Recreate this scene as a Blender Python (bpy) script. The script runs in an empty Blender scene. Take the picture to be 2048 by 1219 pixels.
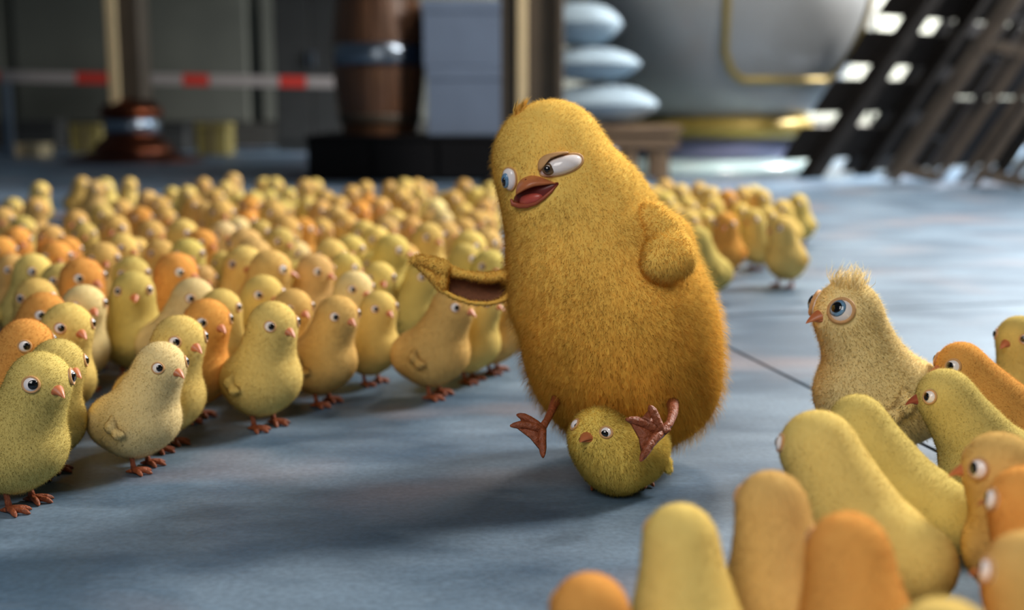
import bpy, bmesh, math, random
import numpy as np
from mathutils import Vector, Matrix

SC = bpy.context.scene
COL = SC.collection
rng = np.random.default_rng(7)
random.seed(7)
PI = math.pi

# ------------------------------------------------------------------ camera
W, H, F = 2048.0, 1219.0, 2400.0
PITCH = math.atan(400.0 / F)
CAMZ = 0.51
cam_d = bpy.data.cameras.new('camera')
cam = bpy.data.objects.new('camera', cam_d); COL.objects.link(cam)
cam.location = (0, 0, CAMZ)
cam.rotation_euler = (PI / 2 - PITCH, 0, 0)
cam_d.sensor_width = 36.0
cam_d.lens = 36.0 * F / W
cam_d.clip_start = 0.05
cam_d.dof.use_dof = True
cam_d.dof.focus_distance = 1.52
cam_d.dof.aperture_fstop = (cam_d.lens / 1000.0) / 0.019
SC.camera = cam

# ------------------------------------------------------------------ world, lamps, exposure
world = bpy.data.worlds.new('hall_light'); SC.world = world
world.use_nodes = True
wn = world.node_tree.nodes; wn.clear()
wo = wn.new('ShaderNodeOutputWorld'); wb = wn.new('ShaderNodeBackground')
wb.inputs['Color'].default_value = (0.34, 0.44, 0.54, 1); wb.inputs['Strength'].default_value = 0.115
world.node_tree.links.new(wb.outputs[0], wo.inputs[0])

def area(name, loc, target, size, power, color, sy=None, spread=None):
    d = bpy.data.lights.new(name, 'AREA'); d.size = size; d.energy = power; d.color = color
    if sy: d.shape = 'RECTANGLE'; d.size_y = sy
    if spread: d.spread = spread
    o = bpy.data.objects.new(name, d); COL.objects.link(o); o.location = loc
    o.rotation_euler = (Vector(target) - Vector(loc)).to_track_quat('-Z', 'Y').to_euler()
    return o
area('key_lamp', (4.5, 4.7, 4.0), (0.0, 2.1, 0.1), 1.4, 680, (1.0, 0.93, 0.85))
area('back_lamp', (5.5, 10.5, 4.2), (1.2, 6.0, 0.0), 3.0, 520, (0.84, 0.93, 1.0))
area('front_lamp', (-0.5, -0.3, 1.8), (0.2, 1.7, 0.15), 1.4, 33, (1.0, 0.95, 0.90))
area('wall_lamp', (6.6, 11.6, 4.5), (3.9, 15.0, 0.9), 1.2, 2000, (1.0, 0.95, 0.92), spread=1.5)
area('side_lamp', (5.6, 9.6, 3.0), (1.8, 9.5, 0.8), 0.8, 420, (1.0, 0.96, 0.92), spread=1.2)
area('crowd_lamp', (1.5, 7.0, 4.6), (-1.2, 3.6, 0.1), 1.0, 105, (1.0, 0.93, 0.85))

SC.view_settings.view_transform = 'Standard'
SC.view_settings.look = 'None'
SC.view_settings.exposure = -0.12
SC.view_settings.gamma = 1.0
SC.view_settings.use_curve_mapping = False

# ------------------------------------------------------------------ helpers
CP, SP = math.cos(PITCH), math.sin(PITCH)
RIGHT = np.array([1.0, 0, 0]); UP = np.array([0, SP, CP]); FWD = np.array([0, CP, -SP])
CAM = np.array([0, 0, CAMZ])
def ray(px, py):
    return FWD + RIGHT * ((px - W / 2) / F) - UP * ((py - H / 2) / F)
def at(px, py, depth):
    return CAM + ray(px, py) * depth
def ground(px, py, z=0.0):
    r = ray(px, py); t = (z - CAMZ) / r[2]
    return CAM + r * t
def project(P):
    d = np.asarray(P) - CAM
    z = d @ FWD
    return np.stack([W / 2 + F * (d @ RIGHT) / z, H / 2 - F * (d @ UP) / z], -1), z

def lin(c):
    return tuple(((v / 255.0) / 12.92 if v / 255.0 <= 0.04045 else ((v / 255.0 + 0.055) / 1.055) ** 2.4) for v in c)

def tag(o, label=None, cat=None, group=None, kind=None):
    if label: o['label'] = label
    if cat: o['category'] = cat
    if group: o['group'] = group
    if kind: o['kind'] = kind
    return o
def empty(name, loc=(0, 0, 0), rz=0.0, parent=None):
    o = bpy.data.objects.new(name, None); COL.objects.link(o)
    o.location = loc; o.rotation_euler = (0, 0, rz); o.empty_display_size = 0.05
    if parent: o.parent = parent
    return o
def link(name, me, mat=None, parent=None):
    if mat is not None and not me.materials: me.materials.append(mat)
    o = bpy.data.objects.new(name, me); COL.objects.link(o)
    if parent: o.parent = parent
    return o
def np_mesh(name, V, Fq, smooth=True, normals=None):
    """V (n,3); Fq list of arrays of faces, each array (m,k)"""
    me = bpy.data.meshes.new(name)
    if not isinstance(Fq, (list, tuple)): Fq = [Fq]
    loops = np.concatenate([f.ravel() for f in Fq]).astype(np.int32)
    sizes = np.concatenate([np.full(len(f), f.shape[1]) for f in Fq])
    starts = np.concatenate([[0], np.cumsum(sizes)[:-1]]).astype(np.int32)
    me.vertices.add(len(V)); me.vertices.foreach_set('co', np.ascontiguousarray(V, dtype=np.float32).ravel())
    me.loops.add(len(loops)); me.loops.foreach_set('vertex_index', loops)
    me.polygons.add(len(sizes)); me.polygons.foreach_set('loop_start', starts)
    me.update(calc_edges=True)
    me.polygons.foreach_set('use_smooth', np.full(len(sizes), smooth))
    if normals is not None:
        me.normals_split_custom_set_from_vertices(normals.astype(float).tolist())
    return me
def bm_mesh(name, bm, smooth=False):
    bmesh.ops.recalc_face_normals(bm, faces=bm.faces)
    me = bpy.data.meshes.new(name); bm.to_mesh(me); bm.free()
    if smooth: me.polygons.foreach_set('use_smooth', np.full(len(me.polygons), True))
    return me
def box_bm(bm, c, s, bevel=0.0, rot=None, seg=2):
    t = bmesh.new()
    bmesh.ops.create_cube(t, size=1.0)
    bmesh.ops.scale(t, vec=s, verts=t.verts)
    if bevel > 0:
        bmesh.ops.bevel(t, geom=t.edges[:] , offset=bevel, segments=seg, affect='EDGES', profile=0.5)
    M = Matrix.Translation(c) @ (rot.to_4x4() if rot is not None else Matrix.Identity(4))
    bmesh.ops.transform(t, matrix=M, verts=t.verts)
    tmp = bpy.data.meshes.new('t'); t.to_mesh(tmp); t.free(); bm.from_mesh(tmp); bpy.data.meshes.remove(tmp)
def lathe_mesh(name, prof, n=48, a0=0.0, a1=2 * PI, smooth=True):
    prof = np.array(prof, float); full = abs(a1 - a0 - 2 * PI) < 1e-6
    m = n if full else n + 1
    ang = a0 + (a1 - a0) * np.arange(m) / n
    V = np.stack([prof[:, 0][:, None] * np.cos(ang), prof[:, 0][:, None] * np.sin(ang), np.repeat(prof[:, 1][:, None], m, 1)], -1).reshape(-1, 3)
    faces = []
    for i in range(len(prof) - 1):
        for j in range(n):
            j2 = (j + 1) % m
            faces.append((i * m + j, i * m + j2, (i + 1) * m + j2, (i + 1) * m + j))
    return np_mesh(name, V, np.array(faces), smooth)
def tube_geo(path, rad, n=10, cap=True):
    """tapered tube along a 3-D path; returns V, quads"""
    path = np.asarray(path, float); rad = np.asarray(rad, float)
    m = len(path)
    T = np.gradient(path, axis=0); T /= np.linalg.norm(T, axis=1)[:, None] + 1e-12
    ref = np.array([0, 0, 1.0]) if abs(T[0][2]) < 0.9 else np.array([1.0, 0, 0])
    V = []
    u = np.cross(T[0], ref); u /= np.linalg.norm(u)
    for i in range(m):
        u = u - T[i] * (u @ T[i]); u /= np.linalg.norm(u)
        v = np.cross(T[i], u)
        a = np.arange(n) * 2 * PI / n
        V.append(path[i] + rad[i] * (np.cos(a)[:, None] * u + np.sin(a)[:, None] * v))
    V = np.concatenate(V)
    fs = [(i * n + j, i * n + (j + 1) % n, (i + 1) * n + (j + 1) % n, (i + 1) * n + j) for i in range(m - 1) for j in range(n)]
    tris = []
    if cap:
        a, b = len(V), len(V) + 1
        V = np.concatenate([V, [path[0] - T[0] * rad[0] * 0.5, path[-1] + T[-1] * rad[-1] * 0.7]])
        for j in range(n):
            tris.append((a, (j + 1) % n, j)); tris.append((b, (m - 1) * n + j, (m - 1) * n + (j + 1) % n))
    return V, np.array(fs), np.array(tris, int).reshape(-1, 3)
class Geo:
    def __init__(s): s.V = []; s.Q = []; s.T = []; s.n = 0
    def add(s, V, Q=None, T=None):
        s.V.append(np.asarray(V, float))
        if Q is not None and len(Q): s.Q.append(np.asarray(Q) + s.n)
        if T is not None and len(T): s.T.append(np.asarray(T) + s.n)
        s.n += len(V); return s
    def tube(s, path, rad, n=10): return s.add(*tube_geo(path, rad, n))
    def mesh(s, name, smooth=True):
        fs = []
        if s.Q: fs.append(np.concatenate(s.Q))
        if s.T: fs.append(np.concatenate(s.T))
        return np_mesh(name, np.concatenate(s.V), fs, smooth)

_ico = {}
def ico(sub):
    if sub not in _ico:
        bm = bmesh.new(); bmesh.ops.create_icosphere(bm, subdivisions=sub, radius=1.0)
        V = np.array([v.co[:] for v in bm.verts]); Fc = np.array([[v.index for v in f.verts] for f in bm.faces]); bm.free()
        _ico[sub] = (V / np.linalg.norm(V, axis=1)[:, None], Fc)
    return _ico[sub]
def sdf(P, B, k):
    """smooth union of balls; B rows: cx cy cz r [sx sy sz]"""
    B = np.asarray(B, float)
    acc = np.zeros(P.shape[:-1])
    for b in B:
        q = P - b[:3]; s = 1.0
        if len(b) > 4: q = q / b[4:7]; s = min(b[4:7])
        d = (np.linalg.norm(q, axis=-1) - b[3]) * s
        acc = acc + np.exp(np.clip(-d / k, -60, 60))
    return -k * np.log(acc + 1e-30)
def grad(P, B, k, e=1e-4):
    g = np.stack([sdf(P + np.eye(3)[i] * e, B, k) - sdf(P - np.eye(3)[i] * e, B, k) for i in range(3)], -1)
    return g / (np.linalg.norm(g, axis=-1)[..., None] + 1e-12)
def star(center, B, k, sub, R):
    D, Fc = ico(sub); center = np.asarray(center, float)
    ts = np.linspace(R, 0, 70)
    hit = np.zeros(len(D)); done = np.zeros(len(D), bool)
    for t in ts:
        d = sdf(center + D * t, B, k)
        new = (d < 0) & ~done
        hit[new] = t; done |= new
        if done.all(): break
    lo = hit.copy(); hi = hit + (ts[0] - ts[1])
    for _ in range(14):
        mid = (lo + hi) / 2; d = sdf(center + D * mid[:, None], B, k)
        lo = np.where(d < 0, mid, lo); hi = np.where(d < 0, hi, mid)
    V = center + D * lo[:, None]
    return V, Fc, grad(V, B, k)
def shoot(o, d, B, k, tmax=6.0, t0=0.0):
    """sphere-trace rays o + t d"""
    d = d / np.linalg.norm(d, axis=-1)[..., None]
    t = np.full(d.shape[:-1], t0)
    for _ in range(120):
        t = t + sdf(o + d * t[..., None], B, k) * 0.8
    return o + d * t[..., None]
def out_from(c, d, B, k, R=0.6):
    """surface point leaving centre c in direction d"""
    d = np.asarray(d, float); d /= np.linalg.norm(d); c = np.asarray(c, float)
    lo, hi = 0.0, R
    for _ in range(30):
        m = (lo + hi) / 2
        if sdf((c + d * m)[None], B, k)[0] < 0: lo = m
        else: hi = m
    P = c + d * lo
    return P, grad(P[None], B, k)[0]

def blades(V, Fc, N, count, length, width, flow, lie=0.8, rough=0.35, avoid=None, seg2=False, lenfn=None, seed=1):
    """down: thin tapering barbs rooted on the surface. returns V, T, normals, tint"""
    g = np.random.default_rng(seed)
    A, Bv, C = V[Fc[:, 0]], V[Fc[:, 1]], V[Fc[:, 2]]
    ar = np.linalg.norm(np.cross(Bv - A, C - A), axis=1); cdf = np.cumsum(ar) / ar.sum()
    f = np.searchsorted(cdf, g.random(count)); f = np.clip(f, 0, len(Fc) - 1)
    u, v = g.random(count), g.random(count); sw = u + v > 1; u[sw] = 1 - u[sw]; v[sw] = 1 - v[sw]
    P = A[f] + (Bv - A)[f] * u[:, None] + (C - A)[f] * v[:, None]
    n = N[Fc[f, 0]] * (1 - u - v)[:, None] + N[Fc[f, 1]] * u[:, None] + N[Fc[f, 2]] * v[:, None]
    n /= np.linalg.norm(n, axis=1)[:, None]
    if avoid is not None:
        keep = np.ones(count, bool)
        for c, r in avoid: keep &= np.linalg.norm(P - np.asarray(c), axis=1) > r
        P, n = P[keep], n[keep]
    m = len(P)
    fl = np.asarray(flow, float) if np.ndim(flow) == 1 else flow(P)
    t = fl - n * (n @ fl if fl.ndim == 1 else (n * fl).sum(1))[:, None]
    t /= np.linalg.norm(t, axis=1)[:, None] + 1e-6
    L = length * (0.6 + 0.7 * g.random(m))
    if lenfn is not None: L = L * lenfn(P)
    rnd = g.normal(size=(m, 3)) * rough
    d = n + t * lie + rnd; d /= np.linalg.norm(d, axis=1)[:, None]
    d2 = n * 0.6 + t * (lie + 0.5) + rnd * 1.3; d2 /= np.linalg.norm(d2, axis=1)[:, None]
    s = np.cross(d, n + g.normal(size=(m, 3)) * 0.8); s /= np.linalg.norm(s, axis=1)[:, None] + 1e-9
    w = width * (0.7 + 0.6 * g.random(m))[:, None] / 2
    root = P - n * length * 0.12
    tint = g.random(m)
    nn = n + d * 0.1; nn /= np.linalg.norm(nn, axis=1)[:, None]
    if not seg2:
        VV = np.stack([root - s * w, root + s * w, root + d * L[:, None]], 1).reshape(-1, 3)
        T = np.arange(m * 3).reshape(-1, 3)
        return VV, T, np.repeat(nn, 3, 0), np.repeat(tint, 3)
    mid = root + d * (L * 0.5)[:, None]; tip = mid + d2 * (L * 0.5)[:, None]
    VV = np.stack([root - s * w, root + s * w, mid + s * w * 0.75, mid - s * w * 0.75, tip], 1).reshape(-1, 3)
    b = np.arange(m)[:, None] * 5
    T = np.concatenate([b + np.array([[0, 1, 2]]), b + np.array([[0, 2, 3]]), b + np.array([[3, 2, 4]])])
    return VV, T, np.repeat(nn, 5, 0), np.repeat(tint, 5)
def furry(name, V, Fc, N, bl, warm=None):
    """skin + barbs as one mesh with attributes"""
    parts = [(V, Fc, N, np.full(len(V), 0.5), np.zeros(len(V)))]
    for b in bl: parts.append((b[0], b[1], b[2], b[3], np.ones(len(b[0]))))
    off = 0; VV, TT, NN, ti, fu = [], [], [], [], []
    for v, t, n, a, f in parts:
        VV.append(v); TT.append(t + off); NN.append(n); ti.append(a); fu.append(f); off += len(v)
    VV = np.concatenate(VV)
    me = np_mesh(name, VV, np.concatenate(TT), True, np.concatenate(NN))
    for nm, arr in (('tint', np.concatenate(ti)), ('barb', np.concatenate(fu))) + ((('warm', warm(VV)),) if warm is not None else ()):
        a = me.attributes.new(nm, 'FLOAT', 'POINT'); a.data.foreach_set('value', arr.astype(np.float32))
    return me

# ------------------------------------------------------------------ materials
def new_mat(name):
    m = bpy.data.materials.new(name); m.use_nodes = True
    nt = m.node_tree; nt.nodes.clear()
    out = nt.nodes.new('ShaderNodeOutputMaterial')
    return m, nt, out
def principled(name, col, rough=0.5, metal=0.0, noise=None, coat=0.0, bump=None, spec=0.5, sss=0.0):
    m, nt, out = new_mat(name); L = nt.links
    p = nt.nodes.new('ShaderNodeBsdfPrincipled'); L.new(p.outputs[0], out.inputs[0])
    c = lin(col)
    p.inputs['Base Color'].default_value = (*c, 1); p.inputs['Roughness'].default_value = rough
    p.inputs['Metallic'].default_value = metal; p.inputs['Coat Weight'].default_value = coat
    p.inputs['Specular IOR Level'].default_value = spec
    if sss: p.inputs['Subsurface Weight'].default_value = sss; p.inputs['Subsurface Scale'].default_value = 0.01
    tc = nt.nodes.new('ShaderNodeTexCoord')
    if noise:
        sc, amt = noise[0], noise[1]; stretch = noise[2] if len(noise) > 2 else (1, 1, 1)
        mp = nt.nodes.new('ShaderNodeMapping'); mp.inputs['Scale'].default_value = stretch
        n = nt.nodes.new('ShaderNodeTexNoise'); n.inputs['Scale'].default_value = sc; n.inputs['Detail'].default_value = 5
        L.new(tc.outputs['Object'], mp.inputs[0]); L.new(mp.outputs[0], n.inputs['Vector'])
        r = nt.nodes.new('ShaderNodeMapRange'); r.inputs[1].default_value = 0.3; r.inputs[2].default_value = 0.7
        r.inputs[3].default_value = 1 - amt; r.inputs[4].default_value = 1 + amt
        L.new(n.outputs[0], r.inputs[0])
        mx = nt.nodes.new('ShaderNodeVectorMath'); mx.operation = 'SCALE'; mx.inputs[0].default_value = c
        L.new(r.outputs[0], mx.inputs['Scale']); L.new(mx.outputs[0], p.inputs['Base Color'])
        if bump:
            b = nt.nodes.new('ShaderNodeBump'); b.inputs['Strength'].default_value = bump; b.inputs['Distance'].default_value = 0.01
            L.new(n.outputs[0], b.inputs['Height']); L.new(b.outputs[0], p.inputs['Normal'])
    return m
def down_mat():
    m, nt, out = new_mat('down'); L = nt.links; N = nt.nodes.new
    oi = N('ShaderNodeObjectInfo')
    def attr(n):
        a = N('ShaderNodeAttribute'); a.attribute_name = n; return a
    ti, fu, wa = attr('tint'), attr('barb'), attr('warm')
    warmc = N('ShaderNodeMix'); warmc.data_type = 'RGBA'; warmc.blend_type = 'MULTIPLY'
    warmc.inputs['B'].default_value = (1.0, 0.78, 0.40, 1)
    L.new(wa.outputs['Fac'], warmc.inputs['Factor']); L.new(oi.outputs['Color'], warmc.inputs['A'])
    r = N('ShaderNodeMapRange'); r.inputs[3].default_value = 0.95; r.inputs[4].default_value = 1.10
    L.new(ti.outputs['Fac'], r.inputs[0])
    tc = N('ShaderNodeTexCoord'); ns = N('ShaderNodeTexNoise'); ns.inputs['Scale'].default_value = 14; ns.inputs['Detail'].default_value = 3
    L.new(tc.outputs['Object'], ns.inputs['Vector'])
    r2 = N('ShaderNodeMapRange'); r2.inputs[1].default_value = 0.3; r2.inputs[2].default_value = 0.7; r2.inputs[3].default_value = 0.88; r2.inputs[4].default_value = 1.10
    L.new(ns.outputs[0], r2.inputs[0])
    mu = N('ShaderNodeMath'); mu.operation = 'MULTIPLY'; L.new(r.outputs[0], mu.inputs[0]); L.new(r2.outputs[0], mu.inputs[1])
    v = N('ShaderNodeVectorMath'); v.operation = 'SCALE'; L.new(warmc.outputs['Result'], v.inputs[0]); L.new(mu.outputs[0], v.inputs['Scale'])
    d = N('ShaderNodeBsdfDiffuse'); t = N('ShaderNodeBsdfTranslucent')
    tcx = N('ShaderNodeVectorMath'); tcx.operation = 'MULTIPLY'; tcx.inputs[1].default_value = (1.08, 1.0, 0.88)
    L.new(v.outputs[0], tcx.inputs[0])
    L.new(v.outputs[0], d.inputs['Color']); L.new(tcx.outputs[0], t.inputs['Color'])
    mx = N('ShaderNodeMixShader'); mx.inputs[0].default_value = 0.5
    L.new(d.outputs[0], mx.inputs[1]); L.new(t.outputs[0], mx.inputs[2])
    skin = N('ShaderNodeBsdfDiffuse')
    sk = N('ShaderNodeVectorMath'); sk.operation = 'MULTIPLY'; sk.inputs[1].default_value = (1.0, 0.94, 0.80)
    L.new(v.outputs[0], sk.inputs[0]); L.new(sk.outputs[0], skin.inputs['Color'])
    m2 = N('ShaderNodeMixShader'); L.new(fu.outputs['Fac'], m2.inputs[0]); L.new(skin.outputs[0], m2.inputs[1]); L.new(mx.outputs[0], m2.inputs[2])
    L.new(m2.outputs[0], out.inputs[0])
    return m
M_DOWN = down_mat()
M_EYE = principled('eye_white', (250, 244, 244), 0.12, coat=0.6)
M_PUPIL = principled('pupil', (8, 8, 10), 0.08, coat=0.8)
M_IRIS = principled('iris_brown', (96, 74, 52), 0.12, coat=0.8, noise=(300, 0.3))
M_IRISB = principled('iris_blue', (110, 150, 185), 0.12, coat=0.8, noise=(300, 0.3))
M_LID = principled('eyelid_skin', (206, 158, 104), 0.6, noise=(60, 0.12))
M_BEAK = principled('beak_horn', (196, 116, 72), 0.38, noise=(45, 0.12), bump=0.15)
M_BEAKD = principled('beak_dusky', (160, 78, 52), 0.42, noise=(45, 0.12))
M_MOUTH = principled('mouth_flesh', (110, 36, 30), 0.35)
M_TONGUE = principled('tongue_flesh', (190, 84, 72), 0.3, noise=(60, 0.1))
M_FOOT = principled('leg_scales', (142, 74, 42), 0.5, noise=(160, 0.25), bump=0.5)
M_CLAW = principled('claw', (96, 56, 40), 0.4)

PAL = {'Y': ((230, 210, 136), 'yellow'), 'G': ((216, 200, 128), 'olive yellow'), 'C': ((236, 222, 174), 'cream'),
       'O': ((230, 174, 100), 'orange'), 'T': ((220, 188, 124), 'tan'), 'P': ((218, 190, 132), 'peach')}
def pal(c, j=0.0):
    b = np.array(lin(PAL[c][0])); g = 1 + j * rng.normal(); h = 1 + 0.5 * j * rng.normal()
    return (min(1, b[0] * g), min(1, b[1] * g * h), min(1, b[2] * g), 1.0)

# ------------------------------------------------------------------ structure
# floor: sub floor and three cast slabs that meet in recessed joints
def slab_mat():
    m, nt, out = new_mat('worn_floor'); L = nt.links; N = nt.nodes.new
    p = N('ShaderNodeBsdfPrincipled'); L.new(p.outputs[0], out.inputs[0])
    tc = N('ShaderNodeTexCoord')
    def noise(scale, stretch, det=4):
        mp = N('ShaderNodeMapping'); mp.inputs['Scale'].default_value = stretch
        n = N('ShaderNodeTexNoise'); n.inputs['Scale'].default_value = scale; n.inputs['Detail'].default_value = det
        L.new(tc.outputs['Object'], mp.inputs[0]); L.new(mp.outputs[0], n.inputs['Vector']); return n
    n1 = noise(2.6, (1, 2.2, 1)); n2 = noise(120, (1, 1, 1), 2); n3 = noise(1.7, (1, 1.4, 1), 2); n4 = noise(9, (1, 3, 1), 5)
    cr = N('ShaderNodeValToRGB'); e = cr.color_ramp.elements
    e[0].position = 0.40; e[0].color = (*lin((64, 88, 110)), 1); e[1].position = 0.60; e[1].color = (*lin((108, 130, 150)), 1)
    L.new(n1.outputs[0], cr.inputs[0])
    warm = N('ShaderNodeMix'); warm.data_type = 'RGBA'; warm.inputs['B'].default_value = (*lin((146, 126, 124)), 1)  # pinkish patches: warm reflections painted into the floor colour
    r = N('ShaderNodeMapRange'); r.inputs[1].default_value = 0.54; r.inputs[2].default_value = 0.72; r.inputs[3].default_value = 0; r.inputs[4].default_value = 0.7
    L.new(n3.outputs[0], r.inputs[0]); L.new(r.outputs[0], warm.inputs['Factor']); L.new(cr.outputs[0], warm.inputs['A'])
    g = N('ShaderNodeMapRange'); g.inputs[1].default_value = 0.3; g.inputs[2].default_value = 0.7; g.inputs[3].default_value = 0.85; g.inputs[4].default_value = 1.13
    L.new(n2.outputs[0], g.inputs[0])
    g4 = N('ShaderNodeMapRange'); g4.inputs[1].default_value = 0.3; g4.inputs[2].default_value = 0.7; g4.inputs[3].default_value = 0.92; g4.inputs[4].default_value = 1.08
    L.new(n4.outputs[0], g4.inputs[0])
    mm = N('ShaderNodeMath'); mm.operation = 'MULTIPLY'; L.new(g.outputs[0], mm.inputs[0]); L.new(g4.outputs[0], mm.inputs[1])
    s = N('ShaderNodeVectorMath'); s.operation = 'SCALE'; L.new(warm.outputs['Result'], s.inputs[0]); L.new(mm.outputs[0], s.inputs['Scale'])
    L.new(s.outputs[0], p.inputs['Base Color'])
    rr = N('ShaderNodeMapRange'); rr.inputs[3].default_value = 0.40; rr.inputs[4].default_value = 0.50
    L.new(n1.outputs[0], rr.inputs[0]); L.new(rr.outputs[0], p.inputs['Roughness'])
    b = N('ShaderNodeBump'); b.inputs['Strength'].default_value = 0.12; b.inputs['Distance'].default_value = 0.002
    L.new(n2.outputs[0], b.inputs['Height']); L.new(b.outputs[0], p.inputs['Normal'])
    return m
M_FLOOR = slab_mat()
M_JOINT = principled('joint_filler', (34, 42, 50), 0.8)
bm = bmesh.new(); box_bm(bm, (2.0, 9.0, -0.035), (24, 22, 0.05))
floor = link('floor', bm_mesh('floor', bm), M_JOINT); tag(floor, 'blue grey worn factory floor of large slabs with thin dark joints', kind='structure')
def slab(poly):
    bm = bmesh.new()
    top = [bm.verts.new((x, y, 0.0)) for x, y in poly]; bot = [bm.verts.new((x, y, -0.0095)) for x, y in poly]
    bm.faces.new(top); bm.faces.new(bot[::-1])
    for i in range(len(poly)):
        j = (i + 1) % len(poly); bm.faces.new((top[i], bot[i], bot[j], top[j]))
    o = link('floor_slab', bm_mesh('floor_slab', bm), M_FLOOR, floor); return o
J1a, J1b = ground(1460, 630)[:2], ground(2048, 605)[:2]
j1 = (J1b - J1a) / np.linalg.norm(J1b - J1a)
J2a, J2b = ground(1462, 696)[:2], ground(1620, 775)[:2]
j2 = (J2b - J2a) / np.linalg.norm(J2b - J2a)
# crossing of the joints
A_ = np.array([j1, -j2]).T; tt = np.linalg.solve(A_, J2a - J1a); X = J1a + j1 * tt[0]
n1 = np.array([-j1[1], j1[0]]); n1 = n1 if n1[1] > 0 else -n1
n2 = np.array([-j2[1], j2[0]]); n2 = n2 if n2[0] > 0 else -n2
if j2[1] > 0: j2 = -j2
if j1[0] < 0: j1 = -j1
gw = 0.005
pt = lambda v: (float(v[0]), float(v[1]))
l_ = X - j1 * 11.0; r_ = X + j1 * 12.5
slab([pt(l_ + n1 * gw), pt(r_ + n1 * gw), (14, 20), (-10, 20)])
dn = X + j2 * 3.6
slab([pt(l_ - n1 * gw), pt(X - n1 * gw - n2 * gw), pt(dn - n2 * gw), (-10, -2)])
slab([pt(X - n1 * gw + n2 * gw), pt(r_ - n1 * gw), (14, -2), pt(dn + n2 * gw)])

M_WALL = principled('wall_paint', (80, 83, 76), 0.85, noise=(1.2, 0.12))
M_WALLD = principled('dark_wood_panel', (44, 44, 40), 0.7, noise=(8, 0.2, (1, 1, 0.15)))
YB = 15.0
bm = bmesh.new(); box_bm(bm, (2.0, YB + 0.1, 3.0), (24, 0.2, 6.0))
wall = link('wall_back', bm_mesh('wall_back', bm), M_WALL); tag(wall, 'dim grey green back wall of the hall with upright panels', kind='structure')
for i in range(15):
    bm = bmesh.new(); box_bm(bm, (-8.4 + i * 1.5, YB - 0.03, 3.1), (1.34, 0.06, 5.6), 0.02)
    link('panel', bm_mesh('panel', bm), M_WALL, wall)
bm = bmesh.new(); box_bm(bm, (10.1, 9.0, 3.0), (0.2, 12.0, 6.0))
wr = link('wall_right', bm_mesh('wall_right', bm), M_WALL); tag(wr, 'plain grey side wall of the hall', kind='structure')
bm = bmesh.new(); box_bm(bm, (2.0, YB - 0.06, 0.14), (23.9, 0.12, 0.28), 0.02)
tag(link('baseboard_back', bm_mesh('baseboard_back', bm), M_WALLD), 'dark skirting board along the back wall', kind='structure')

# ------------------------------------------------------------------ background objects
M_BRONZE = principled('bronze', (112, 62, 42), 0.32, 1.0, noise=(6, 0.2))
M_STEEL = principled('steel', (150, 164, 180), 0.28, 1.0, noise=(6, 0.1))
M_BROWNP = principled('brown_paint', (74, 64, 52), 0.55, noise=(5, 0.12))
M_BEIGE = principled('beige_paint', (214, 192, 150), 0.6, noise=(5, 0.08))

def column(base, ww, label, strip_dx, grp):
    r = empty('column', base); tag(r, label, 'column', grp)
    s = ww
    link('plinth', lathe_mesh('plinth', [(0.0, 0.0), (s * 1.5, 0), (s * 1.5, 0.025), (s * 1.1, 0.045), (s * 0.92, 0.09), (0.0, 0.09)], 40), M_BRONZE, r)
    link('base_bell', lathe_mesh('base_bell', [(s * 0.86, 0.085), (s * 0.82, 0.14), (s * 0.70, 0.19), (s * 0.60, 0.22), (s * 0.58, 0.25)], 40), M_BRONZE, r)
    link('steel_band', lathe_mesh('steel_band', [(s * 0.56, 0.245), (s * 0.60, 0.26), (s * 0.60, 0.37), (s * 0.56, 0.385)], 40), M_STEEL, r)
    link('collar', lathe_mesh('collar', [(s * 0.56, 0.38), (s * 0.66, 0.40), (s * 0.69, 0.44), (s * 0.62, 0.49), (s * 0.52, 0.53), (s * 0.46, 0.56), (0.1, 0.565)], 40), M_BRONZE, r)
    bm = bmesh.new(); box_bm(bm, (0, 0, 2.5), (s * 0.74, s * 0.74, 4.2), 0.02); link('shaft', bm_mesh('shaft', bm), M_BROWNP, r)
    bm = bmesh.new(); box_bm(bm, (strip_dx, -s * 0.42, 2.5), (s * 0.2, s * 0.14, 4.18), 0.008); link('fillet', bm_mesh('fillet', bm), M_BEIGE, r)
    return r
cb = ground(268, 322)
column((cb[0], cb[1], 0), 0.42, 'dark column on a stepped copper base with steel band, left of the barrel', -0.085, None)

# steel column behind the big chick
cx = ground(1068, 378)
r = empty('column', (cx[0], cx[1], 0)); tag(r, 'olive brown square column with a bright edge strip behind the big chick', 'column')
k = (np.linalg.norm(cx - CAM)) / F  # metres per pixel there
for nm, x0, x1, y0, dy, m in (('web', 1010, 1112, 0.0, 0.25, M_BROWNP), ('fillet', 1033, 1053, -0.15, 0.06, M_BEIGE), ('flange', 1108, 1123, -0.14, 0.08, M_BROWNP), ('flange', 1003, 1012, -0.12, 0.06, M_BROWNP)):
    bm = bmesh.new(); box_bm(bm, (((x0 + x1) / 2 - 1068) * k, y0, 2.35), ((x1 - x0) * k, dy, 4.5), 0.008); link(nm, bm_mesh(nm, bm), m, r)
link('base_bell', lathe_mesh('base_bell', [(0, 0), (0.33, 0), (0.33, 0.04), (0.27, 0.07), (0.22, 0.13), (0.19, 0.17), (0.0, 0.17)], 40), M_BRONZE, r)

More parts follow.
